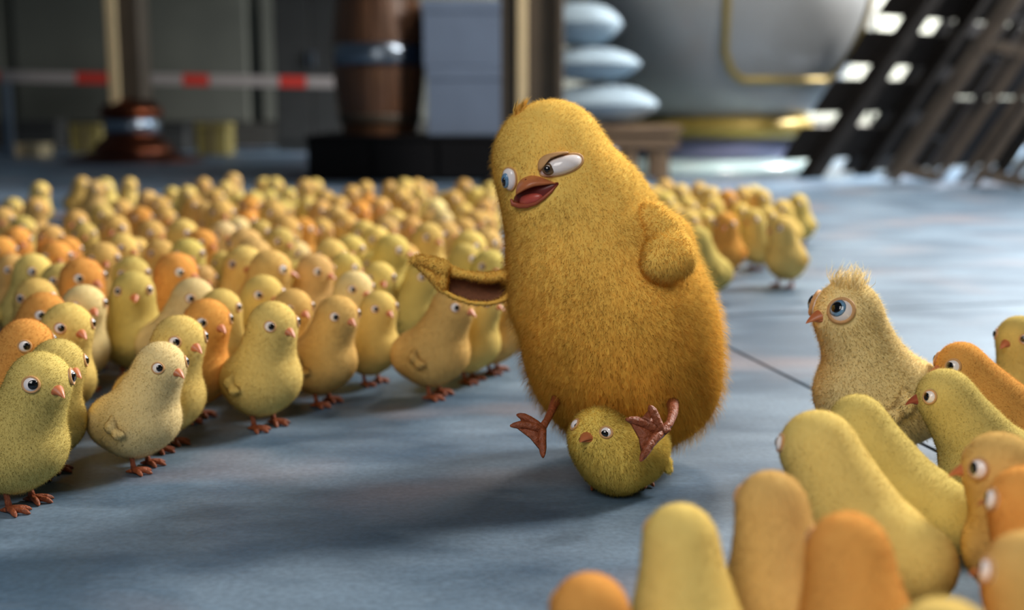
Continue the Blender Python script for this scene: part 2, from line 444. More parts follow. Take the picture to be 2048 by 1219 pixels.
# striped barrier rail
M_WHITE = principled('white_enamel', (150, 144, 142), 0.5, noise=(5, 0.05)); M_RED = principled('red_enamel', (190, 52, 42), 0.5, noise=(5, 0.08))
D_B = 12.6
r = empty('barrier', (0, 0, 0)); tag(r, 'low red and white striped barrier rail crossing behind the left column', 'barrier')
xs = [(-60, 0, 0), (0, 152, 1), (152, 225, 0), (225, 365, 1), (365, 418, 0), (418, 558, 1), (558, 612, 0), (612, 700, 1)]
def railpt(px): return at(px, 153 + px * 0.018, D_B)
P0 = railpt(-60); r.location = (P0[0], P0[1], 0)
for a, b, w in xs:
    A, B = railpt(a), railpt(b); c = (A + B) / 2
    bm = bmesh.new(); box_bm(bm, (c[0] - P0[0], c[1] - P0[1], c[2]), (np.linalg.norm(B - A) - 0.004, 0.04, 0.115), 0.008, Matrix.Rotation(-math.atan2(B[2] - A[2], B[0] - A[0]), 3, 'Y'))
    link('white_section' if w else 'red_section', bm_mesh('section', bm), M_WHITE if w else M_RED, r)
for px in (8, 690):
    A = railpt(px)
    bm = bmesh.new(); box_bm(bm, (A[0] - P0[0], A[1] - P0[1] + 0.05, A[2] / 2), (0.09, 0.06, A[2]), 0.008); box_bm(bm, (A[0] - P0[0], A[1] - P0[1] + 0.05, 0.02), (0.2, 0.45, 0.04), 0.008)
    link('post', bm_mesh('post', bm), M_STEEL, r)

# dark tall cabinet behind
M_DARK = principled('dark_lacquer', (38, 40, 40), 0.6, noise=(4, 0.15))
A = at(553, 250, 13.2); B = at(700, 0, 13.2)
r = empty('cabinet', ((A[0] + B[0]) / 2, A[1], 0)); tag(r, 'tall dark cabinet in the shade behind the barrel', 'cabinet')
wc = B[0] - A[0]
bm = bmesh.new(); box_bm(bm, (0, 0.3, 0.95), (wc, 0.6, 1.9), 0.01); link('carcass', bm_mesh('carcass', bm), M_DARK, r)
for s in (-1, 1):
    bm = bmesh.new(); box_bm(bm, (s * wc * 0.245, -0.012, 0.98), (wc * 0.47, 0.024, 1.74), 0.006); d = link('door', bm_mesh('door', bm), M_DARK, r)
    bm = bmesh.new(); box_bm(bm, (s * 0.03, -0.04, 1.0), (0.02, 0.03, 0.16), 0.006); link('handle', bm_mesh('handle', bm), M_STEEL, d)

# small clutter at the foot of the wall
M_GOLD = principled('old_gold', (120, 110, 62), 0.5, 0.0, noise=(4, 0.15))
for px, py, w, h, dep, m, nm, lab in ((430, 262, 62, 34, 12.4, M_GOLD, 'parcel', 'small yellowish parcel on the floor right of the left column'),
                                      (180, 262, 60, 28, 12.9, M_GOLD, 'parcel', 'dull gold parcel on the floor just left of the left column'),
                                      (70, 262, 110, 46, 13.6, M_DARK, 'trunk', 'low dark trunk against the wall at the left edge'),
                                      (345, 268, 70, 44, 13.4, M_DARK, 'trunk', 'low dark trunk against the wall right of the left column'),
                                      (68, 296, 50, 18, 11.9, M_BEIGE, 'parcel', 'small flat beige parcel on the floor near the left edge')):
    P = at(px, py, dep); kk = dep / F; hh = P[2] + h * kk / 2
    r = empty(nm, (P[0], P[1], 0)); tag(r, lab, 'trunk' if nm == 'trunk' else 'box')
    top = max(0.08, hh)
    bm = bmesh.new(); box_bm(bm, (0, 0, top * 0.4), (w * kk, 0.35, top * 0.8), 0.015); link('body', bm_mesh('body', bm), m, r)
    bm = bmesh.new(); box_bm(bm, (0, 0, top * 0.9), (w * kk * 1.04, 0.37, top * 0.2), 0.012); link('lid', bm_mesh('lid', bm), m, r)
    if nm == 'parcel':
        bm = bmesh.new(); box_bm(bm, (0, 0, top * 0.5), (0.03, 0.375, top * 1.012), 0.004); link('strap', bm_mesh('strap', bm), M_BROWNP, r)

# black platform
g0 = ground(612, 356); g1 = ground(972, 368)
y0 = (g0[1] + g1[1]) / 2; dpl = y0 * CP + (CAMZ) * SP
xl = at(612, 300, dpl)[0]; xr = at(1000, 300, dpl)[0]; zt = at(800, 262, dpl)[2] - 0.03
M_BLACK = principled('black_paint', (11, 12, 16), 0.75, spec=0.2, noise=(6, 0.2))
r = empty('platform', ((xl + xr) / 2, y0 + 0.62, 0)); tag(r, 'low black platform carrying the barrel and the pale boxes', 'platform')
bm = bmesh.new(); box_bm(bm, (0, 0, zt / 2 - 0.012), (xr - xl - 0.02, 1.22, zt - 0.024), 0.008); link('body', bm_mesh('body', bm), M_BLACK, r)
bm = bmesh.new(); box_bm(bm, (0, 0, zt - 0.0125), (xr - xl, 1.25, 0.025), 0.006); link('top', bm_mesh('top', bm), M_BLACK, r)
for i in range(3):
    bm = bmesh.new(); box_bm(bm, ((i - 1) * (xr - xl) / 3, -0.617, zt * 0.46), ((xr - xl) / 3 - 0.05, 0.02, zt * 0.78), 0.006); link('side_panel', bm_mesh('side_panel', bm), M_BLACK, r)

# barrel with staves and steel hoops
M_OAK = principled('barrel_oak', (98, 66, 44), 0.42, noise=(14, 0.35, (1, 1, 0.12)), bump=0.3, coat=0.25)
yb = y0 + 0.50; db = yb * CP + (CAMZ - 0.5) * SP
bxc = at(760, 150, db)[0]; kb = db / F
r = empty('barrel', (bxc, yb, zt)); tag(r, 'big brown oak barrel with bright steel hoop on black platform', 'barrel')
RB = 92 * kb; HB = 0.62 * 2.0
zc_ = at(760, 112, db)[2] - zt
def rad(z):  # belly
    t = (z - zc_) / 0.62
    return RB * (1 - 0.26 * t * t)
HBt = min(zc_ + 0.52, 1.25)
NS = 20
for i in range(NS):
    a0, a1 = 2 * PI * (i + 0.03) / NS, 2 * PI * (i + 0.97) / NS
    V = []; zz = np.linspace(0.0, HBt, 13)
    for z in zz:
        R1 = rad(z); R0 = R1 - 0.03
        for a, R in ((a0, R1), ((a0 + a1) / 2, R1 + 0.002), (a1, R1), (a1, R0), (a0, R0)): V.append((R * math.cos(a), R * math.sin(a), z))
    Q = [(q * 5 + j, q * 5 + (j + 1) % 5, (q + 1) * 5 + (j + 1) % 5, (q + 1) * 5 + j) for q in range(12) for j in range(5)]
    Fc5 = np.array([[0, 4, 3, 2, 1], [60, 61, 62, 63, 64]])
    link('stave', np_mesh('stave', np.array(V), [np.array(Q), Fc5], False), M_OAK, r)
for zc, hh in ((zc_, 0.15), (zc_ - 0.44, 0.07), (zc_ + 0.42, 0.07)):
    pr = [(rad(zc + t * hh / 2) + o, zc + t * hh / 2) for t, o in ((-1, 0.0), (-1, 0.008), (-0.3, 0.01), (0.3, 0.01), (1, 0.008), (1, 0.0))]
    link('hoop', lathe_mesh('hoop', pr, 48), M_STEEL if zc == zc_ else M_BROWNP, r)
link('head', lathe_mesh('head', [(0, HBt - 0.05), (rad(HBt) - 0.02, HBt - 0.05), (rad(HBt) - 0.02, HBt - 0.07), (0, HBt - 0.07)], 32), M_OAK, r)

# two pale boxes stacked
M_BOX = principled('pale_blue_card', (108, 124, 148), 0.75, noise=(5, 0.06))
ybx = y0 + 0.35; dbx = ybx * CP + (CAMZ - 0.5) * SP
xa, xb_ = at(856, 150, dbx)[0], at(1016, 150, dbx)[0]
zs = [zt, at(900, 136, dbx)[2], at(900, 8, dbx)[2]]
for i, (lab, dx) in enumerate((('pale blue box on black platform, lower of the two stacked beside the barrel', 0.012), ('pale blue box with a lid, upper of the two stacked beside the barrel', -0.012))):
    h = zs[i + 1] - zs[i]; w = xb_ - xa
    r = empty('box', ((xa + xb_) / 2 + dx, ybx, zs[i] + 0.0005)); tag(r, lab, 'box', 'pale boxes on the black platform')
    bm = bmesh.new(); box_bm(bm, (0, 0, h * 0.41), (w, 0.5, h * 0.82), 0.006); link('carton', bm_mesh('carton', bm), M_BOX, r)
    bm = bmesh.new(); box_bm(bm, (0, 0, h * 0.905), (w + 0.016, 0.516, h * 0.18), 0.006); link('lid', bm_mesh('lid', bm), M_BOX, r)

# sack stack on a wooden stand
M_SACK = principled('sack_cloth', (150, 170, 184), 0.9, noise=(4, 0.06), bump=0.3)
M_WOOD = principled('raw_timber', (120, 98, 76), 0.7, noise=(12, 0.3, (0.3, 3, 3)), bump=0.3)
M_PURPLE = principled('mauve_print', (120, 100, 165), 0.8)
ds = 8.02; ks = ds / F
xs0, xs1 = at(1100, 240, ds)[0], at(1362, 240, ds)[0]
zst = at(1200, 250, ds)[2]; Ys = at(1200, 250, ds)[1]
r = empty('sack_stand', ((xs0 + xs1) / 2, Ys + 0.24, 0)); tag(r, 'low rough timber stand with open legs carrying the pale sacks', 'stand')
w = xs1 - xs0
for i in range(4):
    bm = bmesh.new(); box_bm(bm, (0, -0.24 + i * 0.16, zst - 0.03), (w, 0.15, 0.05), 0.006); link('plank', bm_mesh('plank', bm), M_WOOD, r)
for i, xx in enumerate((-w / 2 + 0.06, 0.1, w / 2 - 0.12)):
    for yy in (-0.22, 0.22):
        bm = bmesh.new(); box_bm(bm, (xx, yy, (zst - 0.056) / 2), (0.09, 0.09, zst - 0.058), 0.006); link('leg', bm_mesh('leg', bm), M_WOOD, r)
for yy in (-0.28, 0.28):
    bm = bmesh.new(); box_bm(bm, (0, yy, zst - 0.11), (w * 0.96, 0.02, 0.09), 0.004); link('rail', bm_mesh('rail', bm), M_WOOD, r)
def sack(px0, px1, py0, py1, lab):
    c = at((px0 + px1) / 2, (py0 + py1) / 2, ds); a = (px1 - px0) / 2 * ks; h = (py1 - py0) / 2 * ks
    D, Fc = ico(5)
    r2 = np.sqrt(D[:, 0] ** 2 + D[:, 1] ** 2)
    x = np.sign(D[:, 0]) * np.abs(D[:, 0]) ** 0.8 * a; y = np.sign(D[:, 1]) * np.abs(D[:, 1]) ** 0.8 * 0.32
    z = D[:, 2] * h * (1 - 0.35 * r2 ** 3) + 0.012 * np.sin(D[:, 0] * 9 + c[2] * 30) * np.cos(D[:, 1] * 8) * (1 - r2)
    V = np.stack([x, y, z], 1)
    e = empty('sack', (c[0], Ys + 0.24, c[2] - h)); tag(e, lab, 'sack', 'pale plump sacks on the timber stand')
    o = link('cloth', np_mesh('cloth', V + np.array([0, 0, h]), Fc), M_SACK, e)
    ang = np.linspace(0, 2 * PI, 65)
    path = np.stack([np.sign(np.cos(ang)) * np.abs(np.cos(ang)) ** 0.8 * a * 1.0, np.sign(np.sin(ang)) * np.abs(np.sin(ang)) ** 0.8 * 0.32, np.full(65, h)], 1)
    V, Q, T = tube_geo(path[:-1].tolist() + [path[0]], np.full(65, 0.008), 6, False)
    link('seam', np_mesh('seam', V, Q), M_SACK, e)
    # printed badge on the upper cloth
    pth = [(a * 0.18 + 0.03 * math.cos(t) * 1.5 - a * 0.25, -0.30 * (0.62 + 0.02 * math.sin(t)), h + h * 0.62 + 0.012 * math.sin(t)) for t in np.linspace(0, 2 * PI, 9)]
    return e
sack(1082, 1322, 169, 249, 'pale blue sack lying lowest in the stack of three')
sack(1082, 1285, 94, 160, 'pale blue sack in the middle of the stack of three')
sack(1080, 1246, 4, 89, 'greyish sack on top of the stack of three')

# great white vessel with gold trim on a round dais
dv = 9.7; kv = dv / F
vx, vy = 1.63, 9.72
M_PORC = principled('porcelain', (146, 148, 148), 0.35, noise=(1.5, 0.04), coat=0.4)
M_TRIM = principled('gilt', (158, 136, 62), 0.45, 0.3, noise=(5, 0.15))
M_LAV = principled('lavender_enamel', (140, 142, 180), 0.4, noise=(2, 0.05))
M_DAIS = principled('dais_enamel', (190, 216, 218), 0.3, coat=0.4, noise=(2, 0.04))
ddz = 0.0
r = empty('dais', (1.36, 9.72, 0)); tag(r, 'low round pale teal dais under the white vessel', 'dais')
link('disc', lathe_mesh('disc', [(0, 0), (1.05, 0), (1.05, 0.03), (1.02, 0.085), (0.95, 0.105), (0, 0.105)], 64), M_DAIS, r)
zd = 0.106
r = empty('vessel', (vx, vy, zd)); tag(r, 'huge white rounded vessel with gold outlined panels on the dais', 'vessel')
zz = lambda py: at(1440, py, dv)[2] - zd
def rp(px): return (px) * kv
zg0, zg1 = zz(272), zz(232)
link('foot_ring', lathe_mesh('foot_ring', [(0, 0), (rp(158), 0), (rp(163), 0.02), (rp(158), zg0 * 0.6), (rp(158), zg0), (0, zg0)], 64), M_LAV, r)
link('gold_band', lathe_mesh('gold_band', [(rp(166), zg0), (rp(182), zg0 + 0.02), (rp(190), (zg0 + zg1) / 2), (rp(184), zg1 - 0.02), (rp(170), zg1)], 64), M_TRIM, r)
def vr(z):  # bowl radius by height
    t = np.clip((z - zg1) / 1.1, 0, 1)
    return rp(172) + rp(130) * math.sin(t * PI * 0.55) ** 0.8
prof = [(vr(z), z) for z in np.linspace(zg1, zg1 + 1.9, 36)]; prof += [(prof[-1][0] - 0.08, prof[-1][1]), (0.0, prof[-1][1] - 0.02)]
link('bowl', lathe_mesh('bowl', prof, 96), M_PORC, r)
zA, zB = zz(165), zz(-90)
for ph in range(3):
    a_c = -PI / 2 + 0.42 + ph * 2 * PI / 3; ha = 0.54
    loop = []
    for a_, z_ in [(-ha + 0.14, zA)] + [(ha * t, zA) for t in np.linspace(-0.6, 0.6, 9)] + [(ha - 0.14, zA), (ha - 0.05, zA + 0.07), (ha, zA + 0.2)] + [(ha, z) for z in np.linspace(zA + 0.3, zB - 0.3, 7)] + \
                  [(ha, zB - 0.2), (ha - 0.05, zB - 0.07), (ha - 0.14, zB)] + [(ha * t, zB) for t in np.linspace(0.6, -0.6, 9)] + [(-ha + 0.14, zB), (-ha + 0.05, zB - 0.07), (-ha, zB - 0.2)] + \
                  [(-ha, z) for z in np.linspace(zB - 0.3, zA + 0.3, 7)] + [(-ha, zA + 0.2), (-ha + 0.05, zA + 0.07), (-ha + 0.14, zA)]:
        R = vr(z_) + 0.002; loop.append((R * math.cos(a_c + a_), R * math.sin(a_c + a_), z_))
    V, Q, T = tube_geo(loop, np.full(len(loop), 0.026), 8, False)
    link('panel_outline', np_mesh('panel_outline', V, Q), M_TRIM, r)

# leaning timber pallets at the right
M_DKWOOD = principled('dark_timber', (24, 21, 19), 0.85, spec=0.15, noise=(10, 0.3, (0.4, 2, 2)), bump=0.4)
M_MIDWOOD = principled('worn_timber', (70, 61, 52), 0.7, noise=(10, 0.3, (2, 2, 0.4)), bump=0.4)
def beam(nm, A, B, wv, tv, m, parent, org, bev=0.006):
    """box from A to B with width vector wv and thickness vector tv (full)"""
    A, B, wv, tv = (np.asarray(v, float) for v in (A, B, wv, tv))
    V = []
    for P in (A, B):
        for a, b in ((-1, -1), (1, -1), (1, 1), (-1, 1)): V.append(P + wv * a / 2 + tv * b / 2 - org)
    Q = np.array([(0, 3, 2, 1), (4, 5, 6, 7), (0, 1, 5, 4), (1, 2, 6, 5), (2, 3, 7, 6), (3, 0, 4, 7)])
    bm = bmesh.new(); vs = [bm.verts.new(v) for v in V]
    for q in Q: bm.faces.new([vs[i] for i in q])
    bmesh.ops.recalc_face_normals(bm, faces=bm.faces)
    bmesh.ops.bevel(bm, geom=bm.edges[:], offset=bev, segments=1, affect='EDGES')
    return link(nm, bm_mesh(nm, bm), m, parent)
u_ = np.array([0.532, 0.0, 0.847])
# pallet A: boards run back to the right, stacked up the lean
gA = ground(1612, 356); org = np.array([gA[0], gA[1], 0]); 
v_ = np.array([0.80, 0.60, 0]); nA = np.cross(u_, v_); nA /= np.linalg.norm(nA)
r = empty('pallet', tuple(org)); tag(r, 'dark slatted timber pallet leaning beside the white vessel, board ends like steps', 'pallet', 'leaning timber pallets at the right')
kp = np.linalg.norm(gA - CAM) / F
LB = 1.05
for i in range(7):
    s0 = 0.13 + i * 0.385
    c = org + u_ * (s0 + 0.14) + nA * 0.05
    beam('slat', c - v_ * 0.33, c + v_ * LB, u_ * 0.268, nA * 0.03, M_DKWOOD, r, org)
for t in (0.0, 0.60, 1.0):
    c = org + v_ * t - nA * 0.02
    beam('stringer', c + u_ * 0.0, c + u_ * 2.7, v_ * (0.16 if t == 0 else 0.10), nA * 0.10, M_DKWOOD, r, org)
sg = 1 if nA[1] > 0 else -1
so = org + v_ * 0.62 + nA * sg * 0.20; so[2] = 0.0
r = empty('board', tuple(so)); tag(r, 'broad black board leaning behind the timber pallets at the right', 'board')
for i in range(4):
    c = so + u_ * (0.34 + i * 0.66)
    beam('panel', c, c + v_ * 2.3, u_ * 0.64, nA * 0.03, M_BLACK, r, so)
for t in (0.1, 1.2, 2.2):
    c = so + v_ * t + nA * sg * 0.04
    beam('batten', c + u_ * 0.04, c + u_ * 2.6, v_ * 0.09, nA * 0.045, M_DKWOOD, r, so)
# pallets B and C: seen from the side, thick, two rails with blocks between
def side_pallet(pxa, pxb, py, lab, ln=2.4):
    a = ground(pxa, py + 22); b = ground(pxb, py + 22)
    o = np.array([a[0], a[1], 0]); th = b[0] - a[0]
    r = empty('pallet', tuple(o)); tag(r, lab, 'pallet', 'leaning timber pallets at the right')
    w = np.array([1.0, 0, 0]); dpt = np.array([0.12, 0.99, 0])
    uu = u_
    for t, nm in ((0.0, 'stringer'), (1.0, 'stringer')):
        for dd in (0.0, 0.30):
            c = o + w * th * t + dpt * dd + uu * 0.03
            beam(nm, c, c + uu * ln, w * 0.055, dpt * 0.06, M_MIDWOOD, r, o)
    for s in (0.12, 1.05, 2.0):
        for dd in (0.0, 0.30):
            c = o + uu * s + dpt * dd + np.array([0, 0, -0.01])
            beam('block', c + w * 0.045 + np.array([0, 0, 0.0]), c + w * (th - 0.045) - np.array([0, 0, th * 0.16]), uu * 0.075, dpt * 0.07, M_MIDWOOD, r, o, 0.003)
    for i in range(8):
        c = o + w * (th * 0.5) + uu * (0.2 + i * 0.3)
        beam('slat', c + dpt * 0.05, c + dpt * 0.28, uu * 0.27, w * 0.03, M_DKWOOD, r, o, 0.003)
    return r
side_pallet(1782, 1868, 348, 'worn timber pallet leaning edge on, just right of the dark slatted one')
side_pallet(1940, 2040, 358, 'worn timber pallet leaning edge on at the right edge of the picture')
side_pallet(2120, 2200, 362, 'worn timber pallet leaning edge on, its foot outside the right edge')

# ------------------------------------------------------------------ chicks
SZ = 0.20   # standing height of an ordinary chick
def eyeball(c, n, gaze, r, irismat=None, pr=0.55, sub=3):
    """returns meshes: white ball, pupil cap (and iris cap)"""
    D, Fc = ico(sub)
    out = [('eye', np_mesh('eye', np.asarray(c) + D * r, Fc), M_EYE)]
    def cap(R, ang, nm, m):
        z = Vector(gaze).normalized(); q = Vector((0, 0, 1)).rotation_difference(z).to_matrix(); q = np.array(q)
        rows = 6; n_ = 20; V = [[0, 0, R]]
        for i in range(1, rows + 1):
            a = ang * i / rows
            for j in range(n_): V.append([R * math.sin(a) * math.cos(2 * PI * j / n_), R * math.sin(a) * math.sin(2 * PI * j / n_), R * math.cos(a)])
        for j in range(n_): V.append([r * 0.9 * math.sin(ang) * math.cos(2 * PI * j / n_), r * 0.9 * math.sin(ang) * math.sin(2 * PI * j / n_), r * 0.9 * math.cos(ang)])
        T = [(0, 1 + j, 1 + (j + 1) % n_) for j in range(n_)]
        Q = [(1 + i * n_ + j, 1 + (i + 1) * n_ + j, 1 + (i + 1) * n_ + (j + 1) % n_, 1 + i * n_ + (j + 1) % n_) for i in range(rows) for j in range(n_)]
        V = np.array(V) @ q.T + np.asarray(c)
        out.append((nm, np_mesh(nm, V, [np.array(T), np.array(Q)]), m))
    if irismat: cap(r * 1.02, pr * 1.7, 'iris', irismat)
    cap(r * 1.04, pr, 'pupil', M_PUPIL)
    return out
def ring(c, n, r, t, sq=1.0, seg=28):
    n = Vector(n).normalized(); q = np.array(Vector((0, 0, 1)).rotation_difference(n).to_matrix())
    a = np.linspace(0, 2 * PI, seg + 1)
    path = np.stack([r * np.cos(a), r * np.sin(a) * sq, 0 * a], 1) @ q.T + np.asarray(c)
    V, Q, T = tube_geo(path, np.full(seg + 1, t), 7, False)
    return np_mesh('eyelid', V, Q)
def beak_mesh(P, f, L, w, hgt, open_=0.0):
    """upper and lower horn of a small conical beak, pointing along f from P"""
    f = np.asarray(f, float); f /= np.linalg.norm(f)
    s = np.cross([0, 0, 1.0], f); s /= np.linalg.norm(s); u = np.cross(f, s)
    res = []
    for part in ('beak', 'lower_beak'):
        sg = 1 if part == 'beak' else -1
        rows = 7; n_ = 12; V = []
        for i in range(rows + 1):
            t = i / rows; k = (1 - t) ** 0.75
            ln = L * (1 if sg > 0 else 0.82)
            cc = np.asarray(P) + f * (ln * t - L * 0.18) - u * (hgt * 0.45 * t * t if sg > 0 else -hgt * 0.05 * t) - (u * open_ * t if sg < 0 else 0)
            for j in range(n_):
                a = 2 * PI * j / n_; x = math.cos(a); y = math.sin(a)
                yy = (max(y, 0) * hgt + min(y, 0) * hgt * 0.12) if sg > 0 else (max(y, 0) * hgt * 0.1 + min(y, 0) * hgt * 0.5)
                V.append(cc + s * x * w * k + u * (yy * k - (0.004 if sg < 0 else 0) * L * 10))
        V.append(np.asarray(P) + f * (L * 1.0 * (1 if sg > 0 else 0.82) - L * 0.17) - u * (hgt * 0.5 if sg > 0 else open_))
        Q = [(i * n_ + j, i * n_ + (j + 1) % n_, (i + 1) * n_ + (j + 1) % n_, (i + 1) * n_ + j) for i in range(rows) for j in range(n_)]
        T = [(rows * n_ + j, rows * n_ + (j + 1) % n_, (rows + 1) * n_) for j in range(n_)]
        res.append((part, np_mesh(part, np.array(V), [np.array(Q), np.array(T)])))
    return res
def foot_geo(hub, tips, r0, r1, web=0.0, heel=None):
    g = Geo(); hub = np.asarray(hub, float)
    mids = []
    for tp in tips:
        tp = np.asarray(tp, float); m = (hub + tp) / 2 
        pth = [hub + (tp - hub) * t for t in (0, 0.25, 0.5, 0.72, 0.9, 1.0)]
        pth = [p + np.array([0, 0, 1.0]) * r0 * 0.5 * math.sin(PI * t) for p, t in zip(pth, (0, 0.25, 0.5, 0.72, 0.9, 1.0))]
        g.tube(pth, [r0, r0 * 0.9, r0 * 0.8, r0 * 0.78, r1, r1 * 0.45], 8)
        mids.append(tp)
    if heel is not None:
        heel = np.asarray(heel, float); g.tube([hub, (hub + heel) / 2, heel], [r0 * 0.9, r0 * 0.7, r1 * 0.5], 8)
    if web > 0:
        for a, b in zip(mids[:-1], mids[1:]):
            pa, pb = hub + (a - hub) * web, hub + (b - hub) * web
            mid = hub + ((pa + pb) / 2 - hub) * 0.86
            nrm = np.cross(pa - hub, pb - hub); nrm /= np.linalg.norm(nrm) + 1e-9
            th = r0 * 0.35
            V = [hub + nrm * th, pa + nrm * th * 0.6, mid + nrm * th * 0.6, pb + nrm * th * 0.6, hub - nrm * th, pa - nrm * th * 0.6, mid - nrm * th * 0.6, pb - nrm * th * 0.6]
            g.add(V, [(0, 1, 2, 3), (7, 6, 5, 4), (0, 4, 5, 1), (1, 5, 6, 2), (2, 6, 7, 3), (3, 7, 4, 0)])
    return g

def build_chick(L=0.10, zh=0.80, yaw=0.0, pitch=0.0, nb=9000, sub=4, blen=0.026, bw=0.006, fat=1.12, eye_r=0.045, gaze_up=0.0,
                tuft=0, iris=None, seed=1, wing_out=0.0, rh=0.176, lid=True, pinch=0.022, dusky=False, pr=0.55, squash=0.0):
    """a chick standing at the origin, facing +x, in units of its own height times SZ"""
    S = SZ
    hy = 0.06 * math.sin(yaw)
    Hc = np.array([L, hy, zh])
    b0 = np.array([0.0, 0, 0.38]); r0 = 0.232 * fat
    B = [(-0.02 - 0.15 * (L - 0.1), 0, 0.365, 0.232 * fat), (-0.145 - 0.45 * (L - 0.1), 0, 0.36, 0.175 * fat), (0.085, 0, 0.40, 0.20 * fat), (-0.07, 0, 0.285, 0.15)]
    for t in (0.2, 0.4, 0.6, 0.8, 1.0):
        c = b0 * (1 - t) + Hc * t; B.append((c[0], c[1], c[2], r0 * (1 - t) + rh * t - pinch * math.sin(PI * t) * (1 if L < 0.2 else 0.6) - 0.012))
    B[-1] = (Hc[0], Hc[1], Hc[2], rh)
    B = np.array(B); B[:, :4] *= S; k = 0.016 * S; Hc = Hc * S
    cen = np.array([0.02 + 0.2 * (L - 0.1), 0, 0.48]) * S
    V, Fc, N = star(cen, B, k, sub, 1.0 * S)
    f = np.array([math.cos(yaw) * math.cos(pitch), math.sin(yaw) * math.cos(pitch), math.sin(pitch)])
    root = empty('chick')
    avoid = []; kids = []
    for sgn in (1, -1):
        az = yaw + sgn * math.radians(47); el = pitch + 0.16
        d = np.array([math.cos(az) * math.cos(el), math.sin(az) * math.cos(el), math.sin(el)])
        P, n = out_from(Hc, d, B, k)
        r = eye_r * S; c = P - n * r * 0.50
        gz = n * 0.80 + f * 0.62 + np.array([0, 0, gaze_up + 0.05]); gz /= np.linalg.norm(gz)
        ms = eyeball(c, n, gz, r, iris, pr)
        avoid.append((c, r * 1.12))
        kids.append(('eye', ms, ring(c + n * r * 0.52, n, r * 0.92, r * 0.15, 0.92) if lid else None))
    Pb, nb_ = out_from(Hc, f + np.array([0, 0, -0.17]), B, k)
    avoid.append((Pb, 0.047 * S))
    flow = lambda P: np.array([-0.55, 0, -0.8]) + (P - Hc) * 0
    bls = [blades(V, Fc, N, int(nb * 0.85), blen * 0.5 * S, bw * S, flow, lie=0.5, rough=0.25, avoid=avoid, seed=seed),
           blades(V, Fc, N, int(nb * 0.25), blen * 1.25 * S, bw * 0.6 * S, flow, lie=0.35, rough=0.25, avoid=[(c, q * 1.15) for c, q in avoid], seed=seed + 1)]
    if tuft:
        m = (V[:, 2] > V[:, 2].max() - 0.035 * S * 1.2) 
        Ft = Fc[m[Fc].all(1)]
        bls.append(blades(V, Ft, N, tuft, 0.115 * S, bw * S * 1.5, np.array([-0.2, 0, 1.0]), lie=0.3, rough=0.28, seed=seed + 5, seg2=True))
    body = link('body', furry('body', V, Fc, N, bls), M_DOWN, root)
    for nm, ms, lidm in kids:
        e = link('eye', ms[0][1], M_EYE, root)
        for q in ms[1:]: link(q[0], q[1], q[2], e)
        if lidm: link('eyelid', lidm, M_LID, root)
    for nm, me in beak_mesh(Pb, f * 0.95 + np.array([0, 0, -0.16]), 0.082 * S, 0.046 * S, 0.044 * S):
        link(nm, me, M_BEAKD if dusky else M_BEAK, root)
    # wings: small curled flippers at the shoulders
    for sgn in (1, -1):
        d = np.array([-0.15, sgn * 1.0, 0.04]); P, n = out_from(np.array([0.0, 0, 0.45]) * S, d, B, k)
        out = np.array([0, sgn * 1.0, 0])
        p0 = P - n * 0.035 * S + np.array([-0.02, 0, 0.02]) * S; p1 = P + n * 0.022 * S + np.array([-0.03, 0, -0.07]) * S
        p2 = P + n * (0.040 + wing_out) * S + np.array([0.03, 0, -0.125]) * S; p3 = P + n * (0.046 + wing_out) * S + np.array([0.085, 0, -0.12]) * S
        WB = np.array([(*p0, 0.042 * S), (*p1, 0.046 * S), (*p2, 0.038 * S), (*p3, 0.020 * S)])
        wv, wf, wn_ = star((p1 + p2) / 2, WB, 0.012 * S, 3, 0.3 * S)
        wb_ = blades(wv, wf, wn_, max(500, nb // 14), blen * 0.8 * S, bw * S, np.array([0.6, 0, -0.8]), seed=seed + 9)
        link('wing', furry('wing', wv, wf, wn_, [wb_]), M_DOWN, root)
    for sgn in (1, -1):
        y = sgn * 0.108; x = 0.0 + sgn * 0.0
        g = Geo(); pl = [np.array([x - 0.02, y * 0.9, 0.22]) * S, np.array([x - 0.015, y, 0.13]) * S, np.array([x, y, 0.03]) * S]
        g.tube([pl[0], (pl[0] + pl[1]) / 2, pl[1], (pl[1] + pl[2]) / 2, pl[2]], np.array([0.036, 0.028, 0.020, 0.018, 0.024]) * S, 10)
        lg = link('leg', g.mesh('leg'), M_FOOT, root)
        hub = np.array([x, y, 0.022]) * S
        tips = [hub + np.array([math.cos(a) * l, math.sin(a) * l, -0.014]) * S for a, l in ((-0.62, 0.125), (0.0, 0.145), (0.62, 0.125))]
        link('foot', foot_geo(hub, tips, 0.023 * S, 0.013 * S, 0.5, hub + np.array([-0.065, 0, -0.012]) * S).mesh('foot'), M_FOOT, lg)
    root['htx'] = float(Hc[0]); root['hty'] = float(Hc[1]); root['htz'] = float(V[:, 2].max())
    return root
def color_tree(o, c):
    o.color = c
    for ch in o.children: color_tree(ch, c)
def copy_tree(o, parent=None):
    c = o.copy(); COL.objects.link(c); c.parent = parent
    for ch in o.children: copy_tree(ch, c)
    return c
HERO = np.array([0.19, 1.62])
def place(root, hx, hy, s=1.0, dface=0.0, target=HERO, face=None):
    """put the crown of the chick where pixel (hx, hy) sees it, turn it to the big chick"""
    ztop = root['htz'] * s
    P = ground(hx, hy, ztop)
    a = math.atan2(target[1] - P[1], target[0] - P[0]) if face is None else math.radians(face)
    a += math.radians(dface)
    ox, oy = root['htx'] * s, root['hty'] * s
    loc = (P[0] - (ox * math.cos(a) - oy * math.sin(a)), P[1] - (ox * math.sin(a) + oy * math.cos(a)), 0)
    root.location = loc; root.rotation_euler = (0, 0, a); root.scale = (s, s, s)
    return loc

